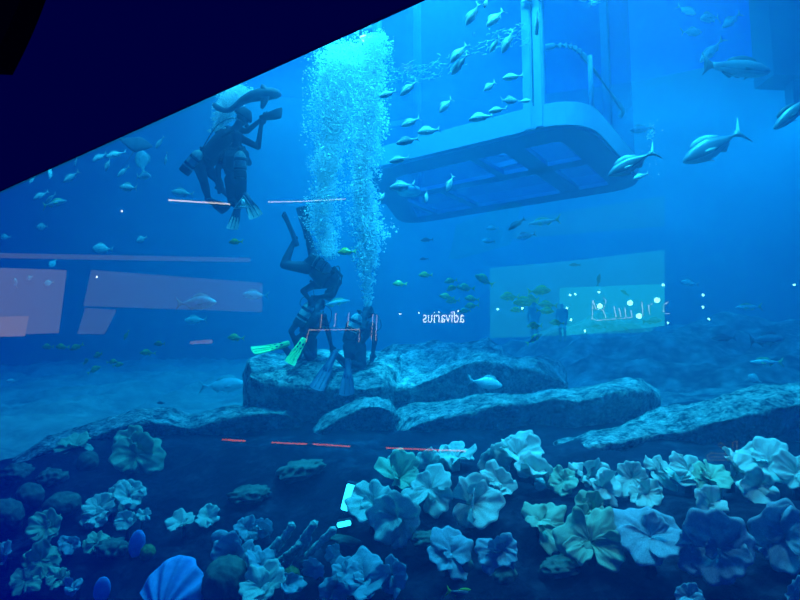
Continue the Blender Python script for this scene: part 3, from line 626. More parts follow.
def fish_mesh(name, prof, w, fork, mats, dors=(.60, .18, .07), bend=0.0, belly=False, tail_h=.17):
    """one continuous fish, nose at x = +0.5, tail tips at x = -0.5; prof: (t from nose, up, down)"""
    bm = bmesh.new(); n = 12; rows = []; fine = []
    for (t0, u0, d0), (t1, u1, d1) in zip(prof, prof[1:]):
        for k in range(3): s = k/3; s2 = s*s*(3-2*s); fine.append((t0+(t1-t0)*s, u0+(u1-u0)*s2*.5+(u1-u0)*s*.5, d0+(d1-d0)*(s2*.5+s*.5)))
    fine.append(prof[-1])
    by = lambda x: bend*(0.5-x)**2
    for t, u, d in fine:
        x = .5-t; ww = w*math.sin(min(1.0, (t/.86)**.62)*PI)**.7+.008; ww = max(ww, .010)
        r = []
        for k in range(n):
            a = 2*PI*k/n; z = (u if math.sin(a) > 0 else d)*math.sin(a); r.append(bm.verts.new((x, by(x)+ww*math.cos(a), z)))
        rows.append(r)
    for a, b in zip(rows, rows[1:]):
        for i in range(n):
            f = bm.faces.new((a[i], a[(i+1) % n], b[(i+1) % n], b[i]))
            if belly and n/2+1 <= i < n-1: f.material_index = 2
    bm.faces.new(rows[0]); bm.faces.new(rows[-1][::-1])
    def plate(pts, th, mi, yo=0.0):
        A = [bm.verts.new((x, by(x)+yo-th, z)) for x, z in pts]; B = [bm.verts.new((x, by(x)+yo+th, z)) for x, z in pts]; m_ = len(pts)
        cx, cz = sum(p[0] for p in pts)/m_, sum(p[1] for p in pts)/m_; c = [bm.verts.new((cx, by(cx)+yo-th*1.3, cz)), bm.verts.new((cx, by(cx)+yo+th*1.3, cz))]
        for i in range(m_):
            j = (i+1) % m_
            for q in ((A[i], A[j], c[0]), (B[j], B[i], c[1]), (A[i], B[i], B[j], A[j])): bm.faces.new(q).material_index = mi
    tx = .5-prof[-1][0]; h = tail_h
    plate([(tx+.03, .02), (tx-.06, .07), (-.5, h), (-.46, h*.55), (-.5+fork, 0), (-.46, -h*.55), (-.5, -h), (tx-.06, -.07), (tx+.03, -.02)], .006, 1)
    def top(t):
        for (t0, u0, d0), (t1, u1, d1) in zip(prof, prof[1:]):
            if t0 <= t <= t1: s = (t-t0)/(t1-t0); return u0+(u1-u0)*s, d0+(d1-d0)*s
        return .02, .02
    a, b, hh = dors; ts = [a-.0-(a-b)*k/5 for k in range(6)][::-1]
    plate([(.5-t, top(t)[0]-.015) for t in ts][::-1]+[(.5-t-.03, top(t)[0]+hh*math.sin(PI*(.25+.7*k/5))) for k, t in enumerate(ts)], .005, 1)
    plate([(.5-.72, -top(.72)[1]+.01), (.5-.52, -top(.52)[1]+.015), (.5-.60, -top(.60)[1]-hh*.9), (.5-.70, -top(.7)[1]-hh*.35)], .005, 1)
    plate([(.5-.36, -top(.36)[1]+.01), (.5-.30, -top(.30)[1]+.01), (.5-.40, -top(.40)[1]-hh*.8)], .005, 1)
    for s in (-1, 1):
        V = [bm.verts.new((x, s*(w*.92+o_)+by(x), z)) for x, z, o_ in ((.21, -.01, 0), (.21, -.05, 0), (.10, -.08, .03), (.04, -.05, .045), (.12, -.015, .02))]
        V2 = [bm.verts.new(v.co+Vector((0, s*.006, 0))) for v in V]
        bm.faces.new(V).material_index = 1; bm.faces.new(V2[::-1]).material_index = 1
        for i in range(5): bm.faces.new((V[i], V[(i+1) % 5], V2[(i+1) % 5], V2[i])).material_index = 1
        ex = .5-.10; ball(bm, (ex, s*(w*.60), top(.10)[0]*.30), .018, 1, 3)
    me = bpy.data.meshes.new(name); bmesh.ops.recalc_face_normals(bm, faces=bm.faces[:]); bm.to_mesh(me); bm.free()
    for m in mats: me.materials.append(m)
    for p in me.polygons: p.use_smooth = True
    return me
PJ = [(0, .012, .012), (.05, .06, .05), (.15, .115, .11), (.30, .15, .155), (.45, .145, .15), (.60, .10, .10), (.72, .045, .045), (.80, .018, .018), (.84, .018, .018)]
PS = [(0, .015, .015), (.06, .07, .06), (.18, .14, .12), (.34, .18, .155), (.50, .165, .15), (.65, .10, .10), (.76, .045, .045), (.82, .032, .032), (.84, .032, .032)]
PG = [(0, .02, .02), (.06, .06, .055), (.18, .105, .10), (.34, .125, .12), (.52, .115, .115), (.68, .075, .075), (.78, .05, .05), (.84, .045, .045)]
PL = [(0, .01, .01), (.06, .035, .035), (.2, .07, .07), (.4, .09, .09), (.6, .07, .07), (.75, .035, .035), (.84, .02, .02)]
PD_ = [(0, .02, .02), (.05, .10, .08), (.16, .21, .19), (.32, .27, .26), (.48, .26, .25), (.62, .18, .17), (.73, .08, .08), (.80, .05, .05), (.84, .045, .045)]
FM = {}
for nm, a in dict(J=(PJ, .075, .11, [JACK, JFIN, BELLY, EYE]), S=(PS, .075, .06, [SNAP, SFIN, BELLY, EYE]), D=(PG, .08, .05, [DARK, DFIN, BELLY, EYE]), G=(PG, .085, .03, [GREYF, DFIN, BELLY, EYE]),
                  T=(PJ, .085, .10, [GREYF, JFIN, BELLY, EYE]), L=(PL, .06, .08, [JACK, YTAIL, BELLY, EYE]), P=(PD_, .07, .04, [JACK, JFIN, BELLY, EYE]), B=(PS, .08, .07, [JACK, JFIN, BELLY, EYE]), Y=(PS, .08, .06, [BRIGHTY, SFIN, BELLY, EYE]), R=(PG, .08, .06, [DARK, GTAIL, BELLY, EYE])).items():
    for v, bd in enumerate((0.0, .16, -.16)): FM[nm+str(v)] = fish_mesh('fish_'+nm, a[0], a[1], a[2], a[3], bend=bd, belly=nm in 'GT', tail_h=.21 if nm == 'T' else .17)
rnd = random.Random(11); FISH = []
def fish(kind, x, y, L, ang, d, yaw=None, var=None):
    yaw = rnd.uniform(-.45, .45) if yaw is None else yaw; var = rnd.choice((0, 0, 1, 2)) if var is None else var
    a = R_(ang); h = (_R*math.cos(a)+_U*math.sin(a))*math.cos(yaw)+_F*math.sin(yaw); up = Vector((0, 0, 1))
    z = up-h*up.dot(h); z = z.normalized() if z.length > .12 else (_R*-1 if math.cos(a) > 0 else _R)
    yv = z.cross(h); M = Matrix((h, yv, z)).transposed().to_4x4(); s = L/FPX*d/max(.75, math.cos(yaw)); M.translation = at(x, y, d)
    o = bpy.data.objects.new('fish', FM[kind+str(var)]); COL.objects.link(o); o.matrix_world = M @ Matrix.Diagonal((s, s, s, 1)); o['category'] = 'fish'; return o
ORD = 'leftmost second third fourth fifth sixth seventh eighth ninth tenth eleventh twelfth thirteenth fourteenth fifteenth sixteenth seventeenth eighteenth nineteenth twentieth'.split()
def school(kind, rows, d0, d1, desc, where, group):
    rows = sorted(rows)
    for i, r in enumerate(rows):
        k = r[4] if len(r) > 4 else kind; o = fish(k, r[0], r[1], r[2], r[3], rnd.uniform(d0, d1)); o['group'] = group
        if len(rows) == 2: lab = ('left of the two ' if i == 0 else 'right of the two ')+desc+' '+where
        else: lab = ('leftmost '+desc if i == 0 else 'rightmost '+desc if i == len(rows)-1 else ORD[i]+' '+desc+' from the left')+' '+where
        o['label'] = lab
def one(kind, x, y, L, ang, d, label, yaw=0.1, var=0, name=None, cat='fish'):
    o = fish(kind, x, y, L, ang, d, yaw, var); o['label'] = label; o['category'] = cat
    if name: o.name = name
    return o
school('J', [(473, 14, 27, 240), (496, 17, 28, 228), (459, 52, 27, 232), (460, 64, 25, 230), (495, 44, 18, 238), (508, 41, 26, 244), (537, 22, 24, 272), (486, 3, 12, 250)], 7.0, 7.6, 'silver fish', 'in the school above the cage water line', 'silver fish above the cage')
school('J', [(409, 88, 24, 222), (446, 105, 22, 232), (388, 94, 20, 205), (513, 77, 22, 188), (490, 86, 18, 225), (481, 117, 24, 190, 'B'), (508, 101, 20, 12, 'B'), (498, 110, 18, 185), (524, 101, 13, 0), (429, 131, 24, 192, 'B'), (411, 122, 22, 208), (408, 141, 24, 188), (400, 160, 22, 186)], 7.0, 7.7, 'silver fish', 'swimming against the cage side glass', 'silver fish at the cage side')
school('J', [(403, 186, 27, 192), (427, 196, 15, 255), (450, 183, 19, 248), (383, 196, 12, 240)], 7.0, 7.6, 'silver fish', 'against the dark underside of the cage', 'silver fish under the cage')
school('J', [(493, 228, 14, 182), (545, 222, 30, 184, 'L'), (526, 236, 20, 192), (489, 241, 14, 180)], 11.5, 13, 'pale fish', 'just below the cage far edge', 'pale fish below the cage')
one('D', 517, 224, 20, 215, 11.5, 'small dark fish among the pale fish just below the cage')
school('J', [(686, 10, 20, -42), (712, 17, 29, 196), (732, 20, 26, 218), (691, 32, 25, 8), (712, 51, 28, 225)], 10.5, 12, 'pale fish', 'in the hazy school over the big dark fish', 'hazy fish at the upper right')
one('G', 736, 68, 72, -4, 8.6, 'large dark grey fish with pale belly under the hazy school', .1, 0)
one('T', 714, 146, 68, 208, 8.0, 'large blue grey fish with a pale crescent tail, nose down', .05, 0)
one('G', 795, 111, 52, 222, 7.6, 'dark grey fish cut off by the right edge of the picture', .1, 0)
one('T', 632, 164, 50, 206, 7.4, 'grey fish with yellowish tail at the right end of the cage', .1, 1)
one('J', 641, 176, 16, 200, 7.8, 'small pale fish just under the yellow-tailed fish by the cage')
one('J', 642, 129, 24, 186, 11.5, 'faint pale fish in the bubbles beside the cage corner')
school('S', [(400, 284, 15, 178), (426, 275, 15, 182), (451, 281, 14, 190), (453, 288, 14, 200), (466, 288, 19, 176), (484, 280, 20, 150), (447, 297, 16, 170), (453, 301, 15, 185), (472, 299, 15, 172), (472, 306, 15, 185), (465, 311, 13, 190)], 9.5, 11, 'small yellow-green fish', 'in the loose school over the boulder', 'yellow-green fish over the boulder')
school('S', [(510, 297, 21, 180), (526, 302, 24, 184), (539, 291, 24, 3), (533, 299, 18, 178), (548, 305, 19, 176), (545, 311, 17, -4), (517, 310, 14, 182), (535, 326, 17, 180), (557, 323, 14, 178)], 9.3, 10.6, 'yellow-green fish', 'in the tight school before the turquoise shop reflection', 'yellow-green fish by the shop reflection')
one('S', 347, 252, 19, 182, 8.4, 'dark green fish swimming left between the bubble plumes')
one('S', 236, 242, 15, 182, 8.4, 'green fish just below the upper divers fins')
school('S', [(48, 347, 14, 182), (62, 347, 14, 180), (77, 347, 14, 205), (99, 355, 14, 195), (112, 362, 12, 5), (118, 365, 12, 12), (85, 362, 11, 28), (94, 370, 13, 32), (148, 353, 14, 176), (160, 344, 13, 182), (126, 335, 11, 250)], 9.5, 11, 'small yellow-green fish', 'in the low school at the left', 'yellow-green fish at the left')
one('S', 236, 338, 18, 178, 10.5, 'yellow-green fish just left of the green-finned diver'); one('J', 196, 320, 24, 182, 11.0, 'faint pale fish under the big pale fish at the left')
one('B', 196, 303, 40, 2, 9.5, 'big pale fish swimming right, tail to the pillar reflection'); one('J', 256, 295, 28, 178, 12.0, 'faint slim fish left of the head-down diver')
one('L', 335, 303, 30, 10, 10.6, 'faint slim fish right behind the hands of the head-down diver')
school('P', [(43, 227, 13, 182), (5, 237, 11, 185), (103, 249, 17, 176), (142, 239, 12, 200), (15, 283, 10, 100), (53, 263, 10, 240), (30, 278, 9, 200), (49, 283, 11, 190)], 10, 12, 'pale round fish', 'in the thin band above the lilac reflection', 'pale round fish at the left')
one('J', 160, 142, 15, 232, 10.5, 'small pale fish tilted nose down, left of the leaning diver'); one('J', 166, 158, 13, 258, 10.8, 'small faint fish hanging nose down beside the leaning diver')
one('J', 183, 193, 24, 172, 10.0, 'pale fish just over the white light-strip reflection, near the diver')
school('J', [(72, 177, 18, 222), (51, 172, 15, 268), (100, 157, 16, 215, 'B'), (116, 154, 20, 200), (108, 164, 15, 250), (123, 171, 16, 222), (142, 176, 22, -6), (130, 188, 24, 172), (41, 195, 16, 218), (51, 198, 15, 215), (53, 203, 30, 8, 'L'), (76, 161, 10, 240), (32, 180, 9, 240)], 9.5, 11, 'pale fish', 'in the scattered school under the dark header', 'pale fish under the header')
one('P', 142, 162, 26, 100, 12.0, 'broad pale fish hanging upright under the ray')
one('J', 12, 381, 13, 182, 9.5, 'small pale fish low at the left edge'); one('D', 161, 403, 9, 180, 8.5, 'tiny dark fish over the left reef ridge')
one('B', 485, 383, 36, -10, 8.2, 'pale sea bream in front of the slanted dark boulder'); one('J', 222, 385, 46, 3, 11.5, 'pale fish half hidden behind the flat-topped rock')
school('J', [(640, 364, 22, 184), (660, 382, 21, 180), (648, 388, 15, 184)], 11, 13, 'pale fish', 'over the end of the long flat ledge', 'pale fish over the ledge')
one('L', 767, 362, 32, 180, 9.5, 'slim pale fish with a bright yellow tail, right side'); one('G', 764, 340, 44, 2, 9.0, 'long dark fish with a pale belly over the yellow-tailed fish', .15, 2)
one('D', 724, 338, 24, 182, 10.5, 'dark fish trailing the long dark fish at the right'); one('L', 749, 307, 26, 182, 11.0, 'pale yellowish fish above the long dark fish'); one('J', 690, 283, 18, 170, 11.5, 'small pale fish right of the turquoise reflection')
one('D', 652, 321, 21, 4, 9.5, 'dark fish in front of the mirrored green shop lettering'); school('D', [(625, 293, 11, 150), (599, 280, 13, 80), (575, 265, 11, 180), (599, 327, 14, 178), (627, 330, 11, 140)], 10.5, 12, 'small dark fish', 'around the mirrored green shop lettering', 'small dark fish at the lettering')
one('P', 755, 379, 15, 150, 9.5, 'small yellowish fish low over the right-hand ridge'); one('R', 534, 339, 19, 32, 9.3, 'dark fish with a yellow tail just above the boulders')
school('D', [(427, 240, 13, 182), (424, 259, 9, 182)], 11, 12, 'small dark fish', 'in open water right of the bubbles', 'small dark fish in open water')
one('R', 462, 594, 34, -14, 4.0, 'dark fish with a bright green tail at the bottom edge'); one('Y', 70, 490, 13, 30, 6.6, 'small bright yellow fish among the left corals', .2)
one('P', 753, 583, 18, 140, 3.7, 'pale round fish low between the right-hand corals'); one('D', 57, 500, 26, 12, 6.6, 'dull dark fish at the left edge of the corals')
# the ray under the header at the left
RAYM = mat('grey ray skin', (0.04, 0.08, 0.12), 0.6, noise=(0.07, 0.12, 0.16), nscale=5)
bm = bmesh.new(); rows = []
for i in range(13):
    u = -1+2*i/12; row = []
    for sgn in (1, -1):
        for j in range(7):
            v = j/6; le = .34-.30*abs(u)**1.3; te = -.30+.30*abs(u)**1.1; x = le+(te-le)*v; th = .055*(1-abs(u))**.9*math.sin(PI*max(.04, min(.96, v)))**.8+.004
            row.append(bm.verts.new((x, u*.62, sgn*th+.10*abs(u)**2)))
    rows.append(row)
for a, b in zip(rows, rows[1:]):
    for s in (0, 7):
        for j in range(6): bm.faces.new((a[s+j], a[s+j+1], b[s+j+1], b[s+j]))
    bm.faces.new((a[0], b[0], b[7], a[7])); bm.faces.new((a[6], a[13], b[13], b[6]))
tube(bm, [(-.26, 0, 0), (-.6, .02, .02), (-1.0, .06, .05), (-1.4, .14, .06)], [.022, .016, .010, .004], 6)
for s in (-1, 1): ball(bm, (.24, s*.08, .05), .022, 1)
o = link('ray', bm, RAYM, loc=at(136, 146, 10.5)); X_ = (_U*.9+_R*.25+_F*.35).normalized(); Y_ = (-_R-X_*(-_R).dot(X_)).normalized(); o.matrix_world = Matrix.Translation(at(137, 145, 10.5)) @ Matrix((X_, Y_, X_.cross(Y_))).transposed().to_4x4() @ Matrix.Diagonal((.52, .52, .52, 1)); tag(o, 'grey ray with spread wings just under the dark header', 'ray')
# ------------------------------------------------------------------ corals on the reef bed in front
def coral_mat(name, c, c2, tr=0.35):
    m = bpy.data.materials.new(name); m.use_nodes = True; nt = m.node_tree; nt.nodes.clear(); L = nt.links
    out = nt.nodes.new('ShaderNodeOutputMaterial'); mix = nt.nodes.new('ShaderNodeMixShader'); mix.inputs[0].default_value = tr
    d = nt.nodes.new('ShaderNodeBsdfDiffuse'); t = nt.nodes.new('ShaderNodeBsdfTranslucent')
    tc = nt.nodes.new('ShaderNodeTexCoord'); nz = nt.nodes.new('ShaderNodeTexNoise'); nz.inputs['Scale'].default_value = 22; nz.inputs['Detail'].default_value = 5
    rp = nt.nodes.new('ShaderNodeValToRGB'); rp.color_ramp.elements[0].position = .35; rp.color_ramp.elements[1].position = .7; rp.color_ramp.elements[0].color = (*c, 1); rp.color_ramp.elements[1].color = (*c2, 1)
    L.new(tc.outputs['Object'], nz.inputs['Vector']); L.new(nz.outputs['Fac'], rp.inputs[0]); L.new(rp.outputs[0], d.inputs[0]); L.new(rp.outputs[0], t.inputs[0])
    L.new(d.outputs[0], mix.inputs[1]); L.new(t.outputs[0], mix.inputs[2]); L.new(mix.outputs[0], out.inputs[0]); return m
PET = coral_mat('pale coral', (0.50, 0.62, 0.58), (0.76, 0.84, 0.78)); PETB = coral_mat('bluish coral', (0.28, 0.44, 0.52), (0.46, 0.62, 0.68)); PETG = coral_mat('greenish coral', (0.36, 0.55, 0.40), (0.5, 0.66, 0.5))
DULL = mat('dull coral crust', (0.05, 0.09, 0.08), 0.9, 0.1, noise=(0.11, 0.16, 0.13), nscale=14, bump=.5); OLIVE = mat('olive coral', (0.09, 0.14, 0.05), 0.9, 0.1, noise=(0.16, 0.20, 0.07), nscale=20)
FANB = coral_mat('blue fan shell', (0.12, 0.38, 0.80), (0.2, 0.5, 0.9), .3); SPONGE = mat('teal tube sponge', (0.22, 0.40, 0.38), 0.9, 0.1, noise=(0.45, 0.62, 0.55), nscale=30, bump=.8)
def petal_mesh(name, seed, m):
    r_ = random.Random(seed); bm = bmesh.new(); nu, nv = 34, 12; sp = r_.uniform(.95, 1.3); ph = r_.uniform(0, 6); fr = r_.choice((1.0, 1.5, 2.0)); am = r_.uniform(.08, .19); cup = r_.uniform(.35, .75); lay = []
    for side in (0, 1):
        g = []
        for i in range(nu+1):
            u = -1+2*i/nu; a = u*sp; row = []
            for j in range(nv+1):
                v = j/nv; R = (.10*v+.90*v**1.45)*math.sqrt(max(.05, 1-.62*u*u))*(1+.07*math.sin(5*u+ph)*v+.05*math.sin(13*u+ph*2)*v*v)
                z = cup*(v**.8)*(1-.22*u*u)-.30*max(0, v-.6)*(1+1.3*math.sin(2.0*u+ph))+am*math.sin(fr*u*PI+ph)*v**3+am*.45*math.sin(7*u+2*ph)*v**5+am*.24*math.sin(15*u+ph)*v**6+.10*mnoise.noise(Vector((u*2.5, v*2.5, seed*3.7)))*v+.05*mnoise.noise(Vector((u*7, v*7, seed*1.7)))*v
                x, y = R*math.cos(a), R*math.sin(a)*.95
                row.append(bm.verts.new((x, y, z-.022*side*(1-.6*v))))
            g.append(row)
        lay.append(g)
    for s in (0, 1):
        for i in range(nu):
            for j in range(nv): bm.faces.new((lay[s][i][j], lay[s][i][j+1], lay[s][i+1][j+1], lay[s][i+1][j]))
    for i in range(nu): bm.faces.new((lay[0][i][nv], lay[0][i+1][nv], lay[1][i+1][nv], lay[1][i][nv]))
    for i in (0, nu):
        for j in range(nv): bm.faces.new((lay[0][i][j], lay[0][i][j+1], lay[1][i][j+1], lay[1][i][j]))
    bmesh.ops.remove_doubles(bm, verts=bm.verts[:], dist=.0005); bmesh.ops.recalc_face_normals(bm, faces=bm.faces[:])
    me = bpy.data.meshes.new(name); bm.to_mesh(me); bm.free(); me.materials.append(m)
    for p in me.polygons: p.use_smooth = True
    return me
PM = {k: [petal_mesh('petal', s+off_, m) for s in range(7)] for k, m, off_ in (('w', PET, 0), ('b', PETB, 20), ('g', PETG, 40))}
bm = bmesh.new(); lathe(bm, [(0, -1.0), (.20, -1.0), (.13, -.55), (.10, -.1), (.14, .04), (0, .05)], Matrix(), 12); STALK = bpy.data.meshes.new('stalk'); bm.to_mesh(STALK); bm.free(); STALK.materials.append(mat('dark coral stalk', (0.012, 0.02, 0.022), 0.9, 0.1))
for p in STALK.polygons: p.use_smooth = True
def bed_hit(x, y):
    d = 2.0
    while d < 12:
        p = at(x, y, d)
        if p.dot(N) > PD+.05 and p.z <= ground_z(p.x, p.y, False): return d
        d += .02
    return 6.0
crnd = random.Random(3)
def cup_coral(x, y, size, kind, label, group, face=None, n=None, lift=0.6):
    """leafy coral: a stalk carrying ruffled petals; (x, y) its middle in the photograph, seated on the bed"""
    d = bed_hit(x, y+size*.22); d = max(2.9, d-.08) ; c = at(x, y, d); R = size/FPX*d*.56
    n = n or crnd.choice((4, 4, 5, 5)); zc = (c-Vector((0, 0, 0))); gz = ground_z(c.x, c.y, False)
    root = empty('leafy_coral', c); tag(root, label, 'coral', group)
    ax = Vector((crnd.uniform(-.9, .9), -1.0, crnd.uniform(.0, 1.3))).normalized() if face is None else Vector(face).normalized()
    q = frame_matrix((0, 0, 0), ax, Vector((1, 0, .1))); ph = crnd.uniform(0, 6)
    st = bpy.data.objects.new('stalk', STALK); COL.objects.link(st); st.parent = root; hgt = max(R*.6, c.z-gz+.12); st.scale = (R*1.3, R*1.3, hgt); st.rotation_euler = (0, 0, ph); st.location = (0, .10*R, 0)
    for i in range(n+(1 if size > 24 else 0)):
        p = bpy.data.objects.new('petal', crnd.choice(PM[kind])); COL.objects.link(p); p.parent = root
        a = ph+2*PI*i/n+crnd.uniform(-.25, .25); s = R*(crnd.uniform(.85, 1.3) if i < n else crnd.uniform(.45, .7)); tilt = crnd.uniform(-.35, .6)
        p.matrix_local = q @ Matrix.Rotation(a, 4, 'Z') @ Matrix.Translation((0, 0, .015*i)) @ Matrix.Rotation(-tilt, 4, 'Y') @ Matrix.Diagonal((s, s*crnd.uniform(.9, 1.15), s, 1))
    return root
RIGHT = [(374, 507, 38), (397, 483, 36), (400, 517, 40), (395, 465, 17), (430, 465, 30), (430, 492, 38), (457, 462, 36), (469, 505, 44), (489, 462, 34), (514, 459, 40), (499, 486, 32), (535, 478, 38), (565, 484, 28), (539, 526, 42), (581, 477, 30), (599, 489, 36), (591, 510, 30), (578, 522, 26), (593, 543, 54), (605, 530, 32), (632, 480, 36), (653, 474, 34), (647, 498, 30), (689, 474, 32), (707, 484, 36), (706, 508, 40), (731, 474, 40), (767, 467, 46), (757, 487, 32), (797, 476, 32)]
LOWR = [(448, 558, 38), (503, 552, 36), (395, 573, 36), (366, 584, 40), (650, 541, 56), (716, 547, 56), (787, 537, 58), (795, 599, 38), (689, 599, 24)]
def row_labels(rows, desc, where):
    idx = sorted(range(len(rows)), key=lambda i: rows[i][0]); lab = {}
    tens = ['', 'twenty', 'thirty']; base = ORD[:20]; low = 'first second third fourth fifth sixth seventh eighth ninth'.split()
    for k, i in enumerate(idx):
        o_ = 'leftmost' if k == 0 else 'rightmost' if k == len(idx)-1 else (base[k] if k < 20 else 'twenty-'+low[k-20] if k < 29 else 'thirtieth')
        lab[i] = o_+' '+desc+(' ' if k in (0, len(idx)-1) else ' from the left ')+where
    return lab
lb = row_labels(RIGHT, 'pale leafy coral', 'in the dense right-hand bed')
for i, (x, y, s) in enumerate(RIGHT): cup_coral(x, y, s, crnd.choice('wwwwg'), lb[i], 'pale leafy corals of the right-hand bed')
lb = row_labels(LOWR, 'bluish leafy coral', 'below the dense right-hand bed')
for i, (x, y, s) in enumerate(LOWR): cup_coral(x, y, s, 'b', lb[i], 'bluish leafy corals below the bed')
LEFT = [(100, 511, 26), (111, 505, 24), (120, 498, 22), (130, 499, 28), (128, 521, 20), (95, 520, 18), (142, 516, 10)]
lb = row_labels(LEFT, 'small pale coral', 'in the bright cluster at the left')
for i, (x, y, s) in enumerate(LEFT): cup_coral(x, y, s, 'w', lb[i], 'bright coral cluster at the left')
cup_coral(140, 455, 40, 'g', 'pale ruffled coral standing alone before the left ridge', 'lone left corals', (-.1, -1, .3), 6)
cup_coral(77, 451, 28, 'g', 'flat pale coral on the dark front of the left ridge', 'lone left corals', (0, -.6, 1), 5)
lb = row_labels([(184, 528), (208, 519)], 'coral', ''); cup_coral(184, 528, 26, 'w', 'pale coral with curled edge above the blue fan', 'corals above the fan'); cup_coral(207, 519, 20, 'w', 'small pale coral right of the curled-edge coral', 'corals above the fan')
LL = [(50, 531, 30), (40, 561, 34), (25, 582, 26), (8, 560, 24), (70, 545, 18), (62, 580, 20), (78, 590, 16), (95, 545, 18)]
lb = row_labels(LL, 'dull greenish coral', 'in the lower left corner')
for i, (x, y, s) in enumerate(LL): cup_coral(x, y, s, crnd.choice('bg'), lb[i], 'dull corals of the lower left corner')
ML = [(240, 555, 38), (259, 567, 32), (248, 532, 20), (265, 528, 22), (263, 592, 42), (345, 574, 28), (333, 588, 24), (286, 588, 22), (318, 566, 20), (340, 553, 18)]
lb = row_labels(ML, 'bluish coral', 'around the tube sponges')
for i, (x, y, s) in enumerate(ML): cup_coral(x, y, s, 'w' if i == 4 else 'b', lb[i], 'bluish corals around the sponges')
# rounded dull corals and thin upright discs
def mound(x, y, w, h, m, name, label, cat='coral', thin=1.0, group=None, lump=.10):
    d = bed_hit(x, y+h*.4); c = at(x, y, d); k = d/FPX; bm = bmesh.new(); ball(bm, (0, 0, 0), 1.0, 4)
    for v in bm.verts:
        p = v.co.copy(); v.co = p*(1+lump*mnoise.noise(p*3+Vector((x, y, 0)))+.03*mnoise.noise(p*9)); v.co = Vector((v.co.x*w*.5*k, v.co.y*w*.5*k*thin, v.co.z*h*.5*k))
    o = link(name, bm, m, loc=c); o.rotation_euler = (0, crnd.uniform(-.25, .25), 0); return tag(o, label, cat, group)
mound(226, 582, 46, 50, DULL, 'brain_coral', 'big dull dome coral right of the blue fan'); mound(30, 496, 26, 26, DULL, 'brain_coral', 'upper dull dome coral at the left edge'); mound(6, 516, 32, 34, DULL, 'brain_coral', 'dull dome coral cut off by the left edge')
mound(148, 553, 15, 17, OLIVE, 'brain_coral', 'small olive dome coral above the blue fan'); mound(463, 566, 22, 20, DULL, 'brain_coral', 'dull dome coral between the two lower bluish corals'); mound(505, 577, 26, 20, DULL, 'brain_coral', 'dull dome coral low right of the green-tailed fish'); mound(62, 505, 34, 26, DULL, 'brain_coral', 'broad dull coral head left of the bright cluster')
mound(292, 573, 16, 12, OLIVE, 'brain_coral', 'small olive dome coral under the tube sponges'); mound(88, 462, 20, 22, DULL, 'brain_coral', 'dull round coral under the flat pale coral')
mound(137, 544, 16, 28, FANB, 'disc_coral', 'upright blue oval coral above the blue fan', thin=.35, lump=.04); mound(102, 590, 17, 26, FANB, 'disc_coral', 'upright blue oval coral left of the blue fan', thin=.35, lump=.04); mound(221, 538, 20, 16, PETB, 'disc_coral', 'pale oval coral left of the tube sponges', thin=.35, lump=.04)
mound(345, 540, 34, 7, DULL, 'disc_coral', 'thin flat coral slab under the bright underwater lamp', thin=.6)
for x, y, w, h, lb_ in ((18, 474, 30, 20, 'low dull reef lump at the left edge under the sand line'), (52, 478, 26, 18, 'low dull reef lump under the left ridge'), (112, 548, 30, 18, 'low dull reef lump left of the upright blue oval'), (182, 566, 22, 16, 'low dull reef lump just right of the blue fan top'), (300, 470, 46, 18, 'low dark reef lump under the second red light strip'), (250, 494, 40, 16, 'low dark reef lump left of the underwater lamps'), (430, 540, 34, 16, 'low dark reef lump left of the lower bluish corals'), (560, 566, 40, 16, 'low dark reef lump in the gap of the lower bluish corals')):
    mound(x, y, w, h, DULL, 'reef_lump', lb_, 'rock', lump=.35)
# ribbed blue fan
def fan(x, y, w, h, label):
    d = bed_hit(x, y+22)-.25; c = at(x, y+h*.5, d); k = d/FPX; bm = bmesh.new(); nu, nv = 66, 12; lay = []
    for s in (0, 1):
        g = []
        for i in range(nu+1):
            u = -1+2*i/nu; a = u*1.35+.12; row = []
            for j in range(nv+1):
                v = j/nv; R = h*k*v*(1+.018*math.sin(13*u*PI/2.2)*v-.12*abs(u)**2); dep = .12*math.sin(13*u*PI/2.2)*h*k*v*.35+.30*h*k*(v-.4)**2
                row.append(bm.verts.new((R*math.sin(a)*w/h*.66, dep+s*.014, R*math.cos(a)*.98)))
            g.append(row)
        lay.append(g)
    for s in (0, 1):
        for i in range(nu):
            for j in range(nv): bm.faces.new((lay[s][i][j], lay[s][i][j+1], lay[s][i+1][j+1], lay[s][i+1][j]))
    for i in range(nu): bm.faces.new((lay[0][i][nv], lay[0][i+1][nv], lay[1][i+1][nv], lay[1][i][nv]))
    bmesh.ops.remove_doubles(bm, verts=bm.verts[:], dist=.0004)
    o = link('fan_coral', bm, FANB, loc=c); o.rotation_euler = (-.55, .1, -.2); return tag(o, label, 'coral')
fan(158, 586, 62, 62, 'large ribbed blue fan coral at the bottom left')
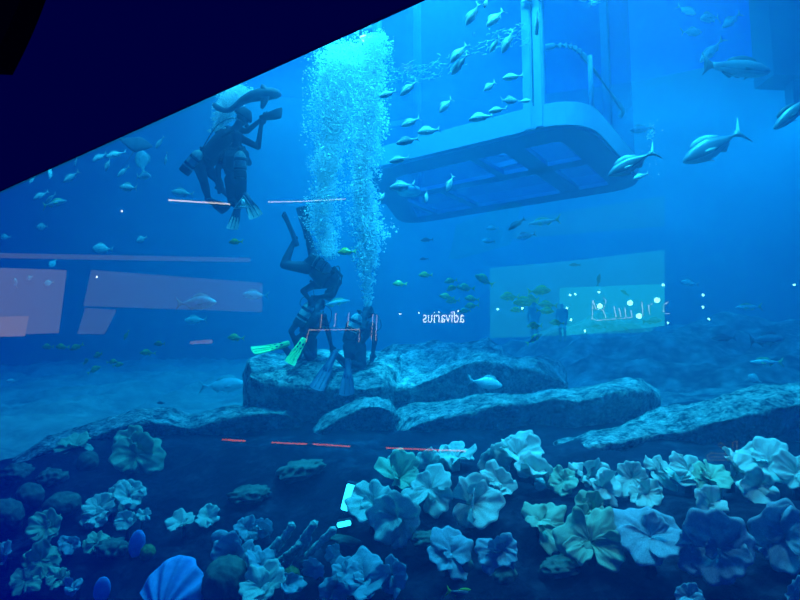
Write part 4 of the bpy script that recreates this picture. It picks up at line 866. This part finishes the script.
# tube sponge colony
d = bed_hit(300, 562); root = empty('tube_sponge', at(298, 560, d)); tag(root, 'clump of slanting teal tube sponges', 'sponge')
for a, b, r in (((270, 558), (292, 526), 4.0), ((288, 560), (314, 524), 4.2), ((297, 560), (309, 538), 3.4), ((303, 560), (333, 530), 4.0), ((264, 556), (279, 540), 3.2), ((280, 560), (300, 545), 3.0)):
    A, B = at(*a, d+.02), at(*b, d-.05); M = frame_matrix(A, B-A); L = (B-A).length; r = r*d/FPX; bm = bmesh.new(); prof = [(0, -.12)]+[(r*(.78+.22*t+.10*math.sin(t*26)), L*t-.1*(1-t)) for t in [i/22 for i in range(23)]]+[(r*.9, L+r*.35), (r*.6, L+r*.75), (0, L+r*.9)]
    lathe(bm, prof, M, 14)
    for v in bm.verts: v.co += Vector((mnoise.noise(v.co*40), mnoise.noise(v.co*40+Vector((5, 5, 5))), mnoise.noise(v.co*40+Vector((9, 1, 3)))))*.012; 
    for v in bm.verts: v.co -= root.location
    link('tube', bm, SPONGE, root)
# underwater lamp glowing behind the corals
LAMP = mat('lit lamp lens', (0.1, 0.9, 1), emit=(0.05, 0.75, 1.0), es=2.2); HOUS = mat('lamp housing', (0.01, 0.015, 0.03), 0.5)
def uw_lamp(x, y, w, h, dd, label, rot):
    d = bed_hit(x, y)-dd; c = at(x, y, d); k = d/FPX; root = empty('underwater_lamp', c, (0, rot, 0)); tag(root, label, 'lamp', 'underwater lamps')
    bm = bmesh.new(); box(bm, (0, .06, 0), (w*k*1.08, .10, h*k*1.08)); bmesh.ops.bevel(bm, geom=bm.edges[:], offset=.01, segments=2, affect='EDGES'); link('housing', bm, HOUS, root, smooth=False)
    bm = bmesh.new(); box(bm, (0, 0, 0), (w*k, .03, h*k)); bmesh.ops.bevel(bm, geom=bm.edges[:], offset=.008, segments=2, affect='EDGES'); link('lens', bm, LAMP, root, smooth=False, )
    bm = bmesh.new(); tube(bm, [(-w*k*.6, .06, 0), (-w*k*.6, .1, -h*k*.5), (0, .12, -h*k*.9)], .01, 6); link('bracket', bm, HOUS, root)
uw_lamp(350, 498, 13, 26, .30, 'bright cyan underwater lamp at the left end of the coral bed', .25); uw_lamp(344, 524, 14, 5, .05, 'small bright cyan lamp below the big underwater lamp', -.2)
# ------------------------------------------------------------------ bubble plumes
def bubble_mat():
    m = bpy.data.materials.new('air bubbles'); m.use_nodes = True; nt = m.node_tree; nt.nodes.clear(); L = nt.links
    out = nt.nodes.new('ShaderNodeOutputMaterial'); mix = nt.nodes.new('ShaderNodeMixShader'); mix.inputs[0].default_value = .5
    d = nt.nodes.new('ShaderNodeBsdfDiffuse'); t = nt.nodes.new('ShaderNodeBsdfTranslucent')
    for n_ in (d, t): n_.inputs[0].default_value = (.96, .98, .98, 1)
    L.new(d.outputs[0], mix.inputs[1]); L.new(t.outputs[0], mix.inputs[2]); L.new(mix.outputs[0], out.inputs[0]); return m
BUB = bubble_mat()
_b = bmesh.new(); bmesh.ops.create_icosphere(_b, subdivisions=1, radius=1.0); IV = [v.co.copy() for v in _b.verts]; IF = [[v.index for v in f.verts] for f in _b.faces]; _b.free()
def plume(label, line, d, count, seed, r0=.006, r1=.024):
    r_ = random.Random(seed); V, Fc = [], []; segs = [(a, b, (b[1]-a[1])*(a[2]+b[2])) for a, b in zip(line, line[1:])]; tot = sum(s[2] for s in segs); clumps = []
    def pick():
        t = r_.uniform(0, tot)
        for a, b, w in segs:
            if t <= w: s = t/w; return [a[k]+(b[k]-a[k])*s for k in range(3)]
            t -= w
        return list(line[-1])
    for _ in range(count//45):
        x, y, w = pick(); clumps.append((x+r_.gauss(0, w*.42), y, w, r_.gauss(0, .12)))
    c0 = at(line[len(line)//2][0], line[len(line)//2][1], d)
    for k in range(count):
        if r_.random() < .62: cx, cy, w, dz = r_.choice(clumps); x, y, dd = cx+r_.gauss(0, w*.16), cy+r_.gauss(0, w*.22), dz+r_.gauss(0, .05)
        else: x, y, w = pick(); x += max(-1.25, min(1.25, r_.gauss(0, .5)))*w; dd = r_.gauss(0, .16)
        r = r0+(r1-r0)*r_.random()**4; p = at(x, y, d+dd)-c0; n0 = len(V); fl = r_.uniform(.6, 1)
        V.extend((p.x+v.x*r, p.y+v.y*r, p.z+v.z*r*fl) for v in IV); Fc.extend([n0+i for i in f] for f in IF)
    me = bpy.data.meshes.new('bubbles'); me.from_pydata(V, [], Fc); me.update(); me.materials.append(BUB)
    for p in me.polygons: p.use_smooth = True
    o = bpy.data.objects.new('bubble_plume', me); COL.objects.link(o); o.location = c0; return tag(o, label, 'bubbles', 'bubble plumes', 'stuff')
plume('wide bubble plume rising beside the cage, the left one', [(344, 44, 30), (340, 80, 30), (335, 130, 25), (326, 178, 14), (322, 220, 19), (328, 256, 10)], 9.0, 26000, 1, .005, .021)
plume('tall narrow bubble plume from the right kneeling diver', [(376, 36, 14), (371, 90, 17), (367, 140, 15), (362, 190, 14), (369, 236, 17), (366, 270, 9), (368, 306, 4)], 8.8, 24000, 2, .005, .021)
plume('small bubble cloud over the upper divers', [(238, 88, 14), (229, 104, 13), (222, 120, 9), (217, 132, 5)], 9.5, 6000, 3, .005, .020)
plume('thin bubbles beside the cage corner', [(645, 120, 12), (650, 150, 14), (648, 178, 12)], 8.5, 130, 4, .004, .014)
SURF = mat('lit surface lamp', (1, 1, 1), emit=(0.75, 1.0, 1.0), es=6.0)
root = empty('surface_lamp', at(366, 36, 9.6)); tag(root, 'bright white lamp at the top of the bubble plumes', 'lamp')
bm = bmesh.new(); lathe(bm, [(0, -.09), (.06, -.08), (.10, -.02), (0, .0)], Matrix(), 18); link('lens', bm, SURF, root)
bm = bmesh.new(); lathe(bm, [(.10, -.03), (.12, 0), (.11, .16), (.03, .2), (0, .2)], Matrix(), 18); link('housing', bm, HOUS, root)
# ------------------------------------------------------------------ the mall hall behind the viewer, seen mirrored in the pane
HD = 24.0
def hp(x, y, d=HD): return mirror(at(x, y, d))
def emis(name, col, s):
    m = bpy.data.materials.new(name); m.use_nodes = True; nt = m.node_tree; nt.nodes.clear()
    e = nt.nodes.new('ShaderNodeEmission'); e.inputs[0].default_value = (*col, 1); e.inputs[1].default_value = s
    o = nt.nodes.new('ShaderNodeOutputMaterial'); nt.links.new(e.outputs[0], o.inputs[0]); return m
def panel(name, px, m, label, cat=None, d=HD, th=.12, kind='structure'):
    pts = [hp(x, y, d) for x, y in px]; n_ = (pts[1]-pts[0]).cross(pts[2]-pts[0]).normalized(); bm = bmesh.new(); a = [bm.verts.new(p-n_*th*.5) for p in pts]; b = [bm.verts.new(p+n_*th*.5) for p in pts]; k = len(a)
    bm.faces.new(a); bm.faces.new(b[::-1])
    for i in range(k): bm.faces.new((a[i], b[i], b[(i+1) % k], a[(i+1) % k]))
    o = link(name, bm, m, smooth=False); return tag(o, label, cat, None, kind)
LIL = emis('lilac hall front with built-in glow', (0.38, 0.38, 0.90), 0.95); LIL2 = emis('lilac front with weaker glow', (0.26, 0.30, 0.95), 0.75); WARM = emis('warm glow surface', (0.72, 0.55, 0.9), 0.95); TEAL = emis('turquoise lit shop window', (0.02, 0.95, 0.80), 2.4); TEAL2 = emis('dim turquoise fascia', (0.02, 0.66, 0.68), 1.5)  # lilac and warm hall surfaces glow in place of lamplight, blue ambient included
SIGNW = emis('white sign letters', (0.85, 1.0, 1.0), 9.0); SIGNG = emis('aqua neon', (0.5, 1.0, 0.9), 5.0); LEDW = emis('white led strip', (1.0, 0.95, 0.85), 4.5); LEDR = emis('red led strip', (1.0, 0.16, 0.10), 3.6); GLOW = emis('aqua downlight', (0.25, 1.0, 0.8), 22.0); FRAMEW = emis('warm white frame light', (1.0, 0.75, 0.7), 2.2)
panel('wall_hall', [(-60, 266), (66, 270), (58, 333), (-60, 337)], LIL, 'lilac hall front with built-in glow mirrored at the left', 'wall')
panel('wall_hall', [(92, 270), (262, 283), (262, 312), (84, 306)], LIL2, 'lilac gallery front with weaker built-in glow mirrored at the left', 'wall')  # weaker emission paints the hall light fading to the right
panel('wall_hall', [(86, 308), (116, 310), (104, 334), (78, 334)], LIL2, 'lower lilac front with weaker built-in glow mirrored at the left', 'wall')
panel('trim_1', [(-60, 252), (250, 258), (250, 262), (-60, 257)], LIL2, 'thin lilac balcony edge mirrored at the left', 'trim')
panel('wall_hall', [(-40, 318), (28, 316), (24, 336), (-40, 338)], WARM, 'escalator side with warm built-in glow mirrored at the left edge', 'wall', d=HD-1.5)
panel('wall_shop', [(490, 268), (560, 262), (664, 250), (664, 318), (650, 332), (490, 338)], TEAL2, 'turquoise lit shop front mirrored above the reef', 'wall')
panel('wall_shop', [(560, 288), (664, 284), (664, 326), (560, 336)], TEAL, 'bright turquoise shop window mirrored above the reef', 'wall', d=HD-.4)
panel('wall_shop', [(500, 222), (664, 196), (664, 226), (500, 240)], emis('turquoise balcony with faint built-in glow', (0.05, 0.6, 0.55), .35), 'turquoise balcony with faint built-in glow mirrored under the cage', 'wall')  # light on the balcony is put into its colour as emission
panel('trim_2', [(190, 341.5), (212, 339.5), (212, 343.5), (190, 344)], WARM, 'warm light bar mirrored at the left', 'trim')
# lettering (faces the pane, so the photograph shows it reversed)
def lettering(text, x0, x1, y, d, m, name, label, cat):
    cu = bpy.data.curves.new(name, 'FONT'); cu.body = text; cu.align_x = 'CENTER'; cu.extrude = .02; cu.offset = .0
    t = bpy.data.objects.new(name, cu); dg = bpy.context.evaluated_depsgraph_get(); COL.objects.link(t); dg.update(); me = bpy.data.meshes.new_from_object(t.evaluated_get(bpy.context.evaluated_depsgraph_get())); bpy.data.objects.remove(t)
    w = max(v.co.x for v in me.vertices)-min(v.co.x for v in me.vertices); A, B = hp(x1, y, d), hp(x0, y, d); s = (B-A).length/w   # text runs from the mirrored right end
    me.materials.append(m); o = bpy.data.objects.new(name, me); COL.objects.link(o); X = (B-A).normalized(); Z = Vector((0, 0, 1)); Z = (Z-X*Z.dot(X)).normalized(); Y = Z; n_ = X.cross(Y)
    M = Matrix((X, Y, n_)).transposed().to_4x4(); M.translation = (A+B)/2; o.matrix_world = M @ Matrix.Diagonal((s, s*1.45, s, 1)); return tag(o, label, cat)
lettering('adivarius', 423, 464, 322.5, HD-1, SIGNW, 'shop_sign', 'white shop sign lettering mirrored above the boulder', 'sign')
def strip(name, pts, m, label, cat, r=.02, d=HD-1, group=None):
    bm = bmesh.new()
    for seg in pts: tube(bm, [hp(x, y, d) for x, y in seg], r, 6)
    o = link(name, bm, m); return tag(o, label, cat, group)
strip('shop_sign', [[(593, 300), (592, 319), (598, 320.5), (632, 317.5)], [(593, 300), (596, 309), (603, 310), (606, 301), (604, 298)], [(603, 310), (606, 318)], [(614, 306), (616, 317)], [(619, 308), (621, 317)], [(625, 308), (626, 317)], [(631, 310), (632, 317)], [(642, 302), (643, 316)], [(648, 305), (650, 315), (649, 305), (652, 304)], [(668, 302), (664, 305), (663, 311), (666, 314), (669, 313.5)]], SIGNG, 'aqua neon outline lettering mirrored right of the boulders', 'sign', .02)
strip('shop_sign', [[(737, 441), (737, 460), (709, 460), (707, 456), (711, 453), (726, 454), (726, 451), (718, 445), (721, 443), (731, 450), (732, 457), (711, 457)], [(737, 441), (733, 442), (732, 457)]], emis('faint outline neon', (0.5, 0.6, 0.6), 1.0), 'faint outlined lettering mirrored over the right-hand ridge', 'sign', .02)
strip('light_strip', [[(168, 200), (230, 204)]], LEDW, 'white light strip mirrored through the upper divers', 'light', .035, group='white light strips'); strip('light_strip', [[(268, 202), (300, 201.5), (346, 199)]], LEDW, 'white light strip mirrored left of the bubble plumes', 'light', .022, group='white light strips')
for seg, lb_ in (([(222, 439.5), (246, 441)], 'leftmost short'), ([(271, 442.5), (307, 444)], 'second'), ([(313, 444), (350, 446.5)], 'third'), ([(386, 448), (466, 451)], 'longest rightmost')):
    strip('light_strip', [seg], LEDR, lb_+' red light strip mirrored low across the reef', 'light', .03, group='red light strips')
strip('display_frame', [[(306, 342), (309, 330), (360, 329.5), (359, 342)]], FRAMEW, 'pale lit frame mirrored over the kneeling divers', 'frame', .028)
for x, yt, l_ in ((322, 314, 'first'), (336, 313, 'second'), (349, 313, 'third'), (373, 314, 'fourth'), (377, 315, 'fifth')):
    strip('light_rod', [[(x, yt), (x-1.5, yt+14 if x < 360 else yt+26)]], FRAMEW, l_+' upright light rod from the left mirrored by the kneeling divers', 'light', .018, group='upright light rods')
def lamp_dots(rows, m, r, desc, where, grp):
    lb2 = row_labels(rows, desc, where)
    for i, (x, y) in enumerate(rows):
        bm = bmesh.new(); ball(bm, (0, 0, 0), r, 2); o = link('downlight', bm, m, loc=hp(x, y, HD-1.5)); tag(o, lb2[i], 'light', grp)
lamp_dots([(657, 300), (639, 316), (630, 303), (600, 306)], GLOW, .11, 'bright aqua downlight', 'mirrored at the turquoise shop', 'bright aqua downlights')
lamp_dots([(498, 309), (522, 308), (570, 295), (575, 294), (567, 308), (571, 320), (599, 292), (663, 285), (703, 295), (703, 307), (709, 319), (585, 331), (794, 285), (668, 323)], GLOW, .05, 'small aqua downlight', 'mirrored above the reef', 'small aqua downlights')
lamp_dots([(400, 314), (419, 313), (439, 312), (458, 311), (122, 211), (97, 277)], SIGNW, .04, 'small white downlight', 'mirrored in the pane', 'small white downlights')
# two visitors before the turquoise shop
VIS = mat('dark clothes', (0.004, 0.005, 0.008), 0.9, 0.0)
for (x, yt, yb, lb3) in ((535, 301, 342, 'left'), (563, 303, 342, 'right')):
    A, B = hp(x, yb, HD-2.5), hp(x, yt, HD-2.5); h = (B-A).length; k = h/1.75; X = (hp(x+1, yb, HD-2.5)-A).normalized(); Z = Vector((0, 0, 1)); q = lambda u, v, w=0: A+X*u*k+Z*v*k+N*w*k
    figure(lb3+' of two dark standing people mirrored against the turquoise shop', dict(pelvis=q(0, .95), chest=q(0, 1.28), neck=q(0, 1.48), head=q(0, 1.58), shL=q(.19, 1.42), elL=q(.25, 1.14, .05), wrL=q(.22, .9, .1), shR=q(-.19, 1.42), elR=q(-.25, 1.14, .05), wrR=q(-.2, .9, .12), hipL=q(.09, .93), hipR=q(-.09, .93), knL=q(.10, .5, .02), anL=q(.11, .08), toL=q(.12, .04, .15), knR=q(-.10, .5, .02), anR=q(-.11, .08), toR=q(-.12, .04, .15)), 0, mat_=VIS, group='mirrored visitors', scale=k, face=N)
